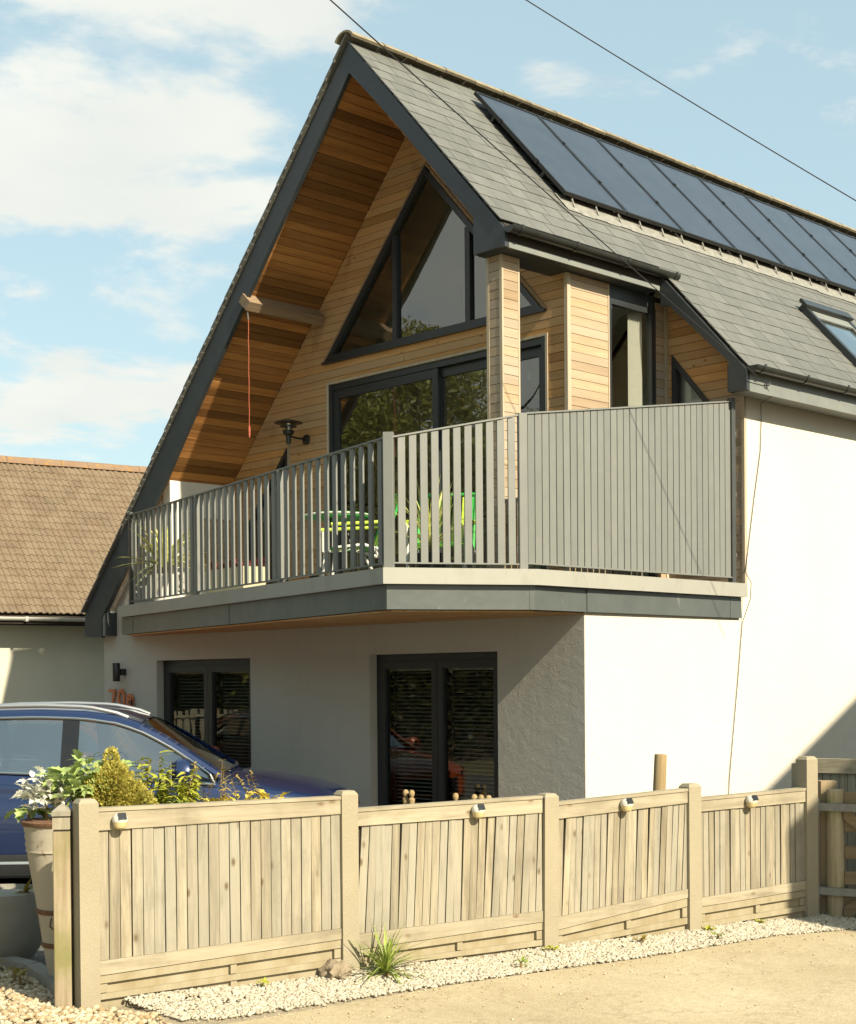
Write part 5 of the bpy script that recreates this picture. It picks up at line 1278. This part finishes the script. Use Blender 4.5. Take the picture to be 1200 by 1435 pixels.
t = leafy('trailing_plant', 'green lobed leaves spilling over the left rim of the rusty planter', (1.31, -6.21, .88), 16, lg, 'leaf', .08, .045, .05, (-.6, .3), scale=(.6, .9), stem=.05)
ls = [mesh_of(lobed(.085, .055, 4, .5), 'leaf', 'leaf_silver', False), mesh_of(lobed(.065, .04, 3, .4), 'leaf', 'leaf_silver', False)]
leafy('dusty_miller', 'silvery white dusty miller foliage in the rusty planter', (1.425, -6.165, .92), 240, ls, 'leaf', .13, .11, .10, (-.3, 1.2), inner=.1, scale=(.6, 1.0), stem=.1)
# timber trough behind the fence
t = thing('fence_trough', 'timber trough hidden behind the nearest fence panel', 'planter', (1.86, -5.36, -.035), fang)
MB().box(-.75, -.0, 0, .75, .26, .78).build('trough', 'fence_wood', t); MB().box(-.72, .03, .781, .72, .23, .79).build('soil', 'soil', t)
# golden conifer: thousands of short sprays
def conifer(label, loc, lobes, n):
    t = thing('dwarf_conifer', label, 'shrub', loc); b = MB()
    MB().tube([(0, 0, -.1), (0, 0, .3)], .014, 6).build('trunk', 'bark', t)
    for (cx, cy, cz, r, rz) in lobes:
        for i in range(int(n*r*r/.02)):
            d = Vector((random.gauss(0, 1), random.gauss(0, 1), random.gauss(.15, 1))).normalized()
            bump_ = 1+.13*math.sin(d.x*9+cx*40)*math.sin(d.y*8+d.z*9)
            p = Vector((cx, cy, cz))+Vector((d.x*r, d.y*r, d.z*rz))*bump_*random.uniform(.72, 1.02)
            l = random.uniform(.010, .021); dd = (d+Vector((random.uniform(-.5, .5), random.uniform(-.5, .5), random.uniform(0, .7)))).normalized()
            s1 = dd.cross(Vector((random.random()-.5, random.random()-.5, random.random()-.5))).normalized()*l*.30
            b.add([p-s1*.5, p+dd*l*.6-s1, p+dd*l, p+dd*l*.6+s1, p+s1*.5], [(0, 1, 2, 3, 4)])
    b.build('foliage', 'leaf_conifer', t); return t
conifer('golden dwarf conifer with a tall tip rising above the fence', (1.635, -5.90, .80), [(0, 0, .20, .15, .15), (.07, .08, .13, .12, .13), (-.07, -.06, .12, .11, .12), (.03, .0, .30, .075, .08), (.005, .0, .38, .04, .07)], 6000)
# feathery sprigs
def sprig(label, loc, h, n, mat, lean=(0, 0), spread=.1, leaf=.05, arch=.3, name='sprig_plant'):
    t = thing(name, label, 'plant', loc); top = Vector((lean[0], lean[1], h)); st = []; fo = MB()
    sb_ = MB()
    for k in range(n):
        a = random.random()*6.28; e = top*random.uniform(.7, 1.05)+Vector((math.cos(a), math.sin(a), 0))*spread*random.uniform(.3, 1.2)
        mid = e*.5+Vector((math.cos(a), math.sin(a), .3))*spread*arch
        pts = [Vector((0, 0, -.12)), mid, e]; sb_.tube(pts, .0035, 5, r2=.0015)
        for j in range(9):
            f = .45+.55*j/8; p = pts[0].lerp(mid, min(f*2, 1)) if f < .5 else mid.lerp(e, (f-.5)*2)
            for s_ in (-1, 1):
                q = blade_mesh(leaf*random.uniform(.6, 1.1), leaf*.32, .4, 3)
                mt = Matrix.Translation(p) @ Euler((random.uniform(-.5, .5), -random.uniform(-.2, .9), a+s_*random.uniform(.5, 1.3))).to_matrix().to_4x4(); fo.add([mt @ Vector(v) for v in q.v], q.f)
    sb_.build('stem', 'twig', t); fo.build('foliage', mat, t); return t
sprig('lime green feathery sprig rising behind the golden conifer', (1.53, -5.60, .80), .40, 8, 'leaf_nandina', (.0, .05), .08, .075)
sprig('lime green feathery shrub in front of the blue car mirror', (1.62, -5.47, .76), .33, 14, 'leaf_nandina', (.0, .0), .11, .08)
sprig('thin bronze arching sprig in front of the car windscreen corner', (1.80, -5.30, .76), .40, 10, 'leaf_bronze', (.0, .02), .13, .04, .9)
sprig('dark green low sprig between the conifer and the lime shrub', (1.68, -5.58, .76), .20, 10, 'leaf_grass', (0, 0), .10, .05)
ly = [mesh_of(lobed(.075, .05, 2, .35), 'leaf', 'leaf_yellow', False)]
for i, (p, n, sc) in enumerate([((1.80, -5.33, .84), 26, .9), ((1.87, -5.20, .84), 26, .9), ((1.965, -5.10, .86), 14, 1.15)]):
    leafy('yellow_plant', ['yellow leaved plant topping the fence under the bronze sprig', 'yellow leaved plant topping the fence in front of the car wing', 'separate yellow plant standing up nearest the second fence post'][i], p, n, ly, 'leaf', .085, .035, .08, (.1, 1.1), scale=(.8*sc, 1.3*sc), inner=.1, stem=.04)
# grey bowl pot with succulents
pot('grey_pot', 'large rounded grey pot on the ground at the left edge', (.565, -5.99, -.03), [(.12, 0), (.19, .03), (.245, .12), (.268, .24), (.272, .36), (.27, .425), (.255, .43), (.25, .40)], 'grey_pot', .252, .39, 40)
for i, (dx, dy, mat, lab) in enumerate([(.04, -.10, 'leaf_grass', 'small green rosette plant at the left of the grey pot'), (.20, .06, 'leaf_bronze', 'dry brown plant drooping at the right rim of the grey pot')]):
    t = spiky('pot_plant', lab, 'plant', (.565+dx, -5.99+dy, .37), .11, 16, mat, .035, .9, .2, (.2, .9), .03)
# red sedum sprouts, weeds
for i, (x, y, lab) in enumerate([(.90, -6.20, 'small sedum sprout in the shingle at the left'), (1.25, -6.27, 'sedum sprout in the shingle nearest the rusty planter'), (1.36, -6.30, 'tiny low sedum beside the pointed post foot')]):
    leafy('sedum', lab, (x, y, 0), 30, [mesh_of(lobed(.03, .022, 1, .2), 'leaf', 'leaf_bronze', False)], 'leaf', .035, .02, .055, (0, 1.2), scale=(.7, 1.2), inner=.1, stem=.05)
for i, (x, y, mat) in enumerate([(2.36, -5.45, 'leaf_nandina'), (2.80, -3.66, 'leaf_nandina'), (2.98, -3.05, 'leaf_bronze'), (3.05, -2.45, 'leaf_nandina'), (3.14, -2.02, 'leaf_nandina'), (3.22, -2.60, 'leaf_grass'), (2.95, -4.10, 'leaf_grass')]):
    leafy('weed', ['tiny weed in the gravel under the nearest panel', 'small weed hugging the leaning concrete post', 'tiny bronze weed at the foot of the third panel', 'tiny weed near the fourth concrete post', 'tiny weed below the half shaded panel', 'tiny weed at the drive edge before the shade', 'low weed at the drive edge before the third panel'][i], (x, y, 0.0), 22, [mesh_of(lobed(.03, .02, 1, .2), 'leaf', mat, False)], 'leaf', .04, .015, .025, (0, .9), cat='weed', scale=(.6, 1.2), inner=.1, stem=.03)
# grass tuft at the fence foot, and the stump
t = spiky('grass_tuft', 'arching green grass tuft in the white gravel by the second post', 'plant', (2.60, -4.80, .0), .30, 85, 'leaf_grass', .016, 1.0, .25, (.25, 1.1), .02, 'blade')
b = MB()
bm = bmesh.new(); bmesh.ops.create_icosphere(bm, subdivisions=3, radius=1)
from mathutils import noise as mnoise
b.v = [tuple(Vector((v.co.x*.10, v.co.y*.075, v.co.z*.065))*(1+.5*mnoise.noise(v.co*2.2)+.2*mnoise.noise(v.co*6))+Vector((2.43, -5.02, .03))) for v in bm.verts]; b.f = [tuple(v.index for v in f.verts) for f in bm.faces]; bm.free()
tag(b.build('old_stump', 'stump', None, smooth=60), 'weathered knobbly stump at the foot of the second fence post', 'stump')

# ================================================================== CARS
def loft(b, secs, close=False):
    o = len(b.v); n = len(secs[0])
    for s_ in secs: b.v += [tuple(p) for p in s_]
    for i in range(len(secs)-1):
        for k in range(n-1): b.f.append((o+i*n+k, o+(i+1)*n+k, o+(i+1)*n+k+1, o+i*n+k+1))
def build_car(root, paint, scale=1.0):
    """x forward, y left, z up, origin on the ground under the centre"""
    X = [-2.22, -2.16, -2.0, -1.6, -1.2, -.6, 0, .5, .90, 1.16, 1.46, 1.78, 2.00, 2.12, 2.18]
    HW = [.74, .80, .86, .895, .905, .91, .91, .91, .905, .90, .89, .865, .80, .72, .62]   # half width at the shoulder
    SH = [.95, 1.0, 1.08, 1.09, 1.085, 1.065, 1.035, 1.0, .965, .945, .905, .85, .80, .75, .69]   # shoulder height
    BH = [.97, 1.03, 1.10, 1.11, 1.11, 1.09, 1.07, 1.055, 1.055, 1.04, 1.01, .955, .895, .825, .74]   # centre top (bonnet)
    SILL = [.45, .40, .34, .30, .29, .28, .28, .28, .28, .29, .30, .30, .30, .32, .38]
    def half(i, sgn):
        h, sh, bh, si = HW[i], SH[i], BH[i], SILL[i]
        P = [(h*.86, si), (h*.955, si+.02), (h*.985, si+.16), (h*1.0, si+.36), (h*.995, sh-.20), (h*.985, sh-.17), (h*.992, sh-.13), (h*.975, sh-.035), (h*.945, sh), (h*.86, sh+(bh-sh)*.25), (h*.55, sh+(bh-sh)*.8), (0, bh)]
        return [(X[i], sgn*y, z) for y, z in P]
    b = MB()
    for sgn in (1, -1): loft(b, [half(i, sgn) for i in range(len(X))])
    for i in (0, len(X)-1):
        for sgn in (1, -1):
            h = half(i, sgn); o = len(b.v); b.v += h+[(X[i], 0, SILL[i])]; b.f.append(tuple(range(o, o+len(h)+1)))
    body = b.build('body', paint, root, smooth=40, origin=(0, 0, 0))
    # greenhouse: roof shell between side curves
    GX = [-2.0, -1.75, -1.3, -.8, -.35, .0, .24, .44, .66, .87, 1.10]
    GZ = [1.31, 1.44, 1.53, 1.56, 1.565, 1.55, 1.515, 1.45, 1.335, 1.20, 1.05]
    GY = [.60, .63, .66, .67, .67, .665, .66, .655, .67, .70, .755]
    b = MB()
    def rs(i, sgn):
        x, z, y = GX[i], GZ[i], GY[i]
        return [(x, sgn*(y+.035), z-.055), (x, sgn*(y+.01), z-.02), (x, sgn*(y-.06), z), (x, sgn*y*.5, z+.016), (x, 0, z+.022)]
    nroof = 8
    for sgn in (1, -1): loft(b, [rs(i, sgn) for i in range(nroof)])
    # A pillars
    for sgn in (1, -1):
        loft(b, [[(x, sgn*(y+.035), z-.055), (x, sgn*(y+.012), z-.02), (x-.0, sgn*(y-.06), z+.0)] for x, z, y in zip(GX[7:], GZ[7:], GY[7:])])
    b.build('roof', paint, root, smooth=40, origin=(0, 0, 0))
    # windscreen, rear screen
    b = MB(); loft(b, [[(.44, -.595, 1.445), (.455, -.3, 1.46), (.46, 0, 1.465), (.455, .3, 1.46), (.44, .595, 1.445)], [(1.06, -.70, 1.03), (1.11, -.35, 1.04), (1.12, 0, 1.045), (1.11, .35, 1.04), (1.06, .70, 1.03)]])
    b.build('windscreen', 'car_glass', root, smooth=True, origin=(0, 0, 0))
    b = MB(); loft(b, [[(-2.0, -.56, 1.32), (-2.03, 0, 1.34), (-2.0, .56, 1.32)], [(-2.13, -.66, 1.02), (-2.17, 0, 1.03), (-2.13, .66, 1.02)]]); b.build('rear_screen', 'car_glass', root, origin=(0, 0, 0))
    # side: belt y .87 at z 1.06 up to roof edge
    def side_pt(x, z, sgn, off=0):
        i = np.interp(x, GX, GZ); yt = np.interp(x, GX, GY)+.035; yb = .875
        zt = i-.055; zb = 1.06
        f = min(max((z-zb)/max(zt-zb, .02), 0), 1)
        return (x, sgn*(yb+(yt-yb)*f+off), z)
    zt = lambda x: float(np.interp(x, GX, GZ))-.06
    zb = lambda x: float(np.interp(x, X, SH))+.008
    for sgn in (1, -1):
        for (x0, x1, nm) in ((-1.72, -1.02, 'quarter_window'), (-.94, -.16, 'side_window'), (-.03, 1.02, 'side_window')):
            b = MB(); n = 12; rows = []
            for i in range(n+1):
                x = x0+(x1-x0)*i/n; top = max(zt(x)-.012, zb(x)+.01); rows.append([side_pt(x, zb(x)+.006, sgn, -.012), side_pt(x, (zb(x)+top)/2, sgn, -.008), side_pt(x, top, sgn, -.012)])
            loft(b, rows); b.build(nm, 'car_glass', root, smooth=True, origin=(0, 0, 0))
        for (x0, x1) in ((-1.02, -.94), (-.16, -.03)):
            b = MB(); rows = []
            for i in range(3):
                x = x0+(x1-x0)*i/2; rows.append([side_pt(x-(0 if i == 0 else 0), zb(x)+.004, sgn, -.004), side_pt(x, (zb(x)+zt(x))/2, sgn, -.0), side_pt(x, zt(x)-.008, sgn, -.004)])
            loft(b, rows); b.build('door_pillar', 'car_gloss', root, smooth=True, origin=(0, 0, 0))
        line = [side_pt(-1.74, zb(-1.74), sgn, .006)]+[side_pt(x, zt(x)-.006, sgn, .004) for x in np.linspace(-1.72, 1.02, 26)]+[side_pt(1.05, zb(1.05)+.012, sgn, .006)]
        MB().tube(line, .011, 6).build('window_trim', 'chrome', root, smooth=True, origin=(0, 0, 0))
        MB().tube([side_pt(x, zb(x)-.002, sgn, .008) for x in np.linspace(-1.74, 1.06, 14)], .010, 6).build('window_trim', 'chrome', root, smooth=True, origin=(0, 0, 0))
        rl_ = [(x, sgn*(float(np.interp(x, GX, GY))-.045), float(np.interp(x, GX, GZ))+.022*min(1, (x+1.85)*4, (.36-x)*3.2)+.004) for x in np.linspace(-1.82, .34, 24)]
        MB().tube(rl_, .017, 8).build('roof_rail', 'silver_rail', root, smooth=True, origin=(0, 0, 0))
        # cladding, silver strip, shut lines, handles
        def sidestrip(z0, z1, off, x0=-1.95, x1=1.8, zf=None):
            b_ = MB(); rows = []
            for x in np.linspace(x0, x1, 18):
                h = float(np.interp(x, X, HW)); rows.append([(x, sgn*(h*.96+off), z0), (x, sgn*(h*.99+off), (z0+z1)/2), (x, sgn*(h*.985+off), z1)])
            loft(b_, rows); return b_
        sidestrip(.26, .43, .012).build('sill_cladding', 'car_black', root, smooth=True, origin=(0, 0, 0))
        sidestrip(.335, .375, .019, -1.15, 1.05).build('sill_trim', 'silver_rail', root, smooth=True, origin=(0, 0, 0))
        for x, tp in ((-1.0, 1.07), (-.10, 1.03), (.98, .95)):
            h = float(np.interp(x, X, HW)); MB().tube([(x, sgn*(h*.992+.001), .44), (x-.0, sgn*(h*1.0+.002), .65), (x-.01, sgn*(h*.995+.001), .86), (x-.01, sgn*(h*.975+.002), tp-.01)], .005, 5).build('shut_line', 'car_black', root, origin=(0, 0, 0))
        for x in (-.85, .08): MB().tube([(x, sgn*.915, .90), (x+.02, sgn*.94, .905), (x+.17, sgn*.94, .905), (x+.19, sgn*.915, .90)], .013, 6).build('door_handle', paint, root, smooth=True, origin=(0, 0, 0))
        # mirror
        m_ = MB(); secs = []
        for (f, ry, rz_) in ((0, .05, .06), (.25, .105, .095), (.6, .115, .10), (.85, .10, .085), (1, .05, .05)):
            cx = .74+.16*f; secs.append([(cx, sgn*(.985+ry*math.cos(a)), 1.075+rz_*math.sin(a)) for a in np.linspace(0, 2*math.pi, 13)])
        loft(m_, secs); m_.build('mirror', paint, root, smooth=True, origin=(0, 0, 0))
        MB().box(.77, sgn*.86, .99, .84, sgn*.95, 1.03).build('mirror_arm', 'car_gloss', root, origin=(0, 0, 0)); MB().box(.736, sgn*.89, .995, .742, sgn*1.085, 1.155).build('mirror_glass', 'chrome', root, origin=(0, 0, 0))
        # lamps
        hl = MB(); loft(hl, [[(1.90, sgn*.838, .74), (1.92, sgn*.84, .80)], [(2.04, sgn*.78, .71), (2.045, sgn*.785, .77)], [(2.15, sgn*.67, .68), (2.15, sgn*.675, .735)], [(2.185, sgn*.55, .67), (2.185, sgn*.555, .715)]]); hl.build('headlight', 'lamp_lens', root, origin=(0, 0, 0))
        # wheels
        for x in (-1.30, 1.32):
            MB().lathe([(.40, -.005), (.425, .008), (.40, .02)], (x, sgn*.905, .36), 28, 'Y').build('wheel_arch', 'car_black', root, smooth=True, origin=(0, 0, 0))
            MB().lathe([(.0, 0), (.405, 0), (.405, .012), (0, .012)], (x, sgn*.898, .36), 28, 'Y').build('arch_void', 'car_black', root, origin=(0, 0, 0))
            w_ = MB().lathe([(.23, -.11), (.32, -.115), (.345, -.09), (.345, .09), (.32, .115), (.23, .11)], (x, sgn*.815, .345), 28, 'Y').build('tyre', 'tyre', root, smooth=True, origin=(x, sgn*.815, .345))
            r_ = MB().lathe([(.228, -.09), (.235, .10), (.21, .105), (.19, .06), (.05, .085), (0, .085)], (x, sgn*.815, .345), 28, 'Y')
            r_.build('rim', 'alloy', w_, smooth=True, origin=(x, sgn*.815, .345))
            for k in range(5):
                a = k*2*math.pi/5; q = MB().tube([(x+.05*math.cos(a), sgn*(.905), .345+.05*math.sin(a)), (x+.215*math.cos(a), sgn*(.915), .345+.215*math.sin(a))], .02, 6); q.build('spoke', 'alloy', w_, origin=(x, sgn*.815, .345))
    MB().box(2.17, -.5, .42, 2.195, .5, .64).build('grille', 'car_gloss', root, origin=(0, 0, 0))
    MB().box(-2.15, -.86, .24, 1.9, .86, .30).build('underbody', 'car_black', root, origin=(0, 0, 0))
    MB().tube([(1.10, .55, 1.055), (1.15, 0.1, 1.065), (1.13, -.4, 1.06)], .012, 6).build('wiper', 'car_black', root, origin=(0, 0, 0))
    # cabin
    for (x, y) in ((.0, .36), (.0, -.36), (-.95, .36), (-.95, -.36)):
        s_ = MB().hexa([(x-.25, y-.25, .60), (x+.3, y-.25, .60), (x+.3, y+.25, .60), (x-.25, y+.25, .60), (x-.25, y-.25, .75), (x+.3, y-.25, .78), (x+.3, y+.25, .78), (x-.25, y+.25, .75)]).hexa([(x-.30, y-.22, .751), (x-.17, y-.22, .751), (x-.17, y+.22, .751), (x-.30, y+.22, .751), (x-.42, y-.2, 1.22), (x-.33, y-.2, 1.22), (x-.33, y+.2, 1.22), (x-.42, y+.2, 1.22)]).build('seat', 'seat', root, origin=(0, 0, 0))
        MB().cbox(x-.43, y-.12, 1.27, x-.35, y+.12, 1.42, .02).build('headrest', 'seat', root, origin=(0, 0, 0))
    MB().prism([(.65, -.72, .85), (1.0, -.72, .85), (1.0, -.72, 1.0), (.7, -.72, .99)], (0, 1.5, 0)).build('dashboard', 'car_black', root, origin=(0, 0, 0))
cdir = Vector((.665, .747, 0)).normalized(); cleft = Vector((-cdir.y, cdir.x, 0))
# near (right-hand) side line passes through the B-pillar seen from the road
Bp = Vector((-1.85, -4.16, 0)); ccen = Bp+cleft*.88+cdir*.10
ccen = ccen+cdir*.04
car = thing('parked_car', 'dark blue estate car with silver roof rails parked behind the fence', 'car', (ccen.x, ccen.y, -.165), math.atan2(cdir.y, cdir.x))
build_car(car, 'car_blue')
car2 = dup(car, (-5.55, -1.40, -.03), (0, 0, R(2)), 'orange car parked close to the house, mostly hidden by the blue car')
for ch in car2.children:
    if ch.type == 'MESH' and ch.data.materials[0] == M['car_blue']:
        ch.data = ch.data.copy(); ch.data.materials[0] = M['car_orange']
car2.scale = (.90, .82, .80)

# ================================================================== TREES OPPOSITE (three mirrored in the panes, three added to block low sky)
def tree(loc, h, r, n, lab, seed):
    rr = random.Random(seed); t = thing('tree', lab, 'tree', loc, 0, 'trees across the drive')
    tr = MB().tube([(0, 0, -.2), (.05, 0, h*.2), (-.05, .1, h*.45), (0, 0, h*.8)], .22, 10, r2=.05); limbs = []
    for k in range(9):
        a = k*2.4; z0 = h*(.25+.05*k); e = Vector((math.cos(a)*r*.75, math.sin(a)*r*.75, z0+h*.2)); tr.tube([(0, 0, z0), e*.5+Vector((0, 0, z0*.5+.2)), e], .07, 6, r2=.015); limbs.append(e)
    tr.build('trunk', 'bark', t, smooth=True)
    cl = [(Vector((rr.gauss(0, .45)*r, rr.gauss(0, .45)*r, h*.62+rr.gauss(0, .17)*h)), r*rr.uniform(.22, .42)) for _ in range(26)]
    g = np.random.default_rng(seed); P = []
    idx = g.integers(0, len(cl), n); c = np.array([cl[i][0][:] for i in idx]); rad = np.array([cl[i][1] for i in idx])
    d = g.normal(size=(n, 3)); d /= np.linalg.norm(d, axis=1)[:, None]
    p = c+d*(rad*g.random(n)**.4)[:, None]
    a = g.normal(size=(n, 3)); a /= np.linalg.norm(a, axis=1)[:, None]; bb = np.cross(a, g.normal(size=(n, 3))); bb /= np.linalg.norm(bb, axis=1)[:, None]
    l = g.uniform(.035, .075, n)[:, None]
    V = np.stack([p-a*l, p+bb*l*.5, p+a*l, p-bb*l*.5], 1).reshape(-1, 3)
    me = bpy.data.meshes.new('crown'); me.from_pydata(V.tolist(), [], [(4*i, 4*i+1, 4*i+2, 4*i+3) for i in range(n)]); me.materials.append(M['leaf_tree'])
    place('crown', me, t, (0, 0, 0))
tree((-14.5, -11.5, 0), 8.9, 4.4, 90000, 'tall leafy tree across the drive, mirrored in the sliding door', 3)
tree((-20.5, -10.5, 0), 9.6, 4.4, 60000, 'broad leafy tree farther along the road, mirrored in the panes', 5)
tree((-9.5, -17.5, 0), 9.4, 4.4, 60000, 'leafy tree near the road bend, mirrored in the right panes', 8)
for k, (x, y, sc, lab) in enumerate([(-3.0, -21.5, 1.0, 'added unseen tree blocking low sky, middle of the row across the drive'), (3.5, -23.5, 1.05, 'added unseen tree blocking low sky, at the road end of the row'), (-26.5, -6.5, 1.0, 'added unseen tree blocking low sky, at the far end of the row')]):  # extra unseen trees, added to cut the sky light from low down
    src = [o for o in bpy.data.objects if o.get('category') == 'tree'][k]
    o = dup(src, (x, y, 0), (0, 0, 1.3+k), lab); o.scale = (sc, sc, sc)
# pale paling fence across the yard, mirrored in the left french window
t = thing('paling_fence', 'pale paling fence across the yard opposite the house', 'fence', (-17.5, -4.6, 0), R(-52))
MB().box(0, .0, .3, 5.2, .03, .38).build('rail', 'fence_wood', t); MB().box(0, .0, .95, 5.2, .03, .90).build('rail', 'fence_wood', t)
b0 = mesh_of(MB().box(-.045, -.02, 0, .045, -.001, 1.3), 'paling', 'fence_wood', False)
for i in range(37): place('paling', b0, t, (.07+i*.139, 0, random.uniform(-.02, .02)-.25))

# unseen hedge, added to darken what the french windows mirror
t = thing('hedge', 'unseen hedge added opposite the house to darken the window reflections', 'hedge', (-12.0, -13.2, 0), R(-38))
n = 60000; g = np.random.default_rng(21)
p = np.stack([g.uniform(-11, 9, n), g.choice([-.5, .5], n)*g.random(n)**.25, g.random(n)**.7*2.5], 1)
a = g.normal(size=(n, 3)); a /= np.linalg.norm(a, axis=1)[:, None]; bb = np.cross(a, g.normal(size=(n, 3))); bb /= np.linalg.norm(bb, axis=1)[:, None]
l = g.uniform(.04, .08, n)[:, None]; V = np.stack([p-a*l, p+bb*l*.5, p+a*l, p-bb*l*.5], 1).reshape(-1, 3)
me = bpy.data.meshes.new('foliage'); me.from_pydata(V.tolist(), [], [(4*i, 4*i+1, 4*i+2, 4*i+3) for i in range(n)]); me.materials.append(M['leaf_hedge']); place('foliage', me, t, (0, 0, 0))
MB().box(-11, -.38, -.1, 9, .38, 2.2).build('inner_branches', 'bark', t)

# loose stones kicked on to the drive
pebbles('loose_stones', 420, lambda n: (lambda y: np.stack([np.interp(y, EDGE[:, 1], EDGE[:, 0])+rng.exponential(.35, n), y], 1))(rng.uniform(-6.2, -1.4, n)), .003, .008, 'shingle', lambda p: np.full(len(p), -.010))
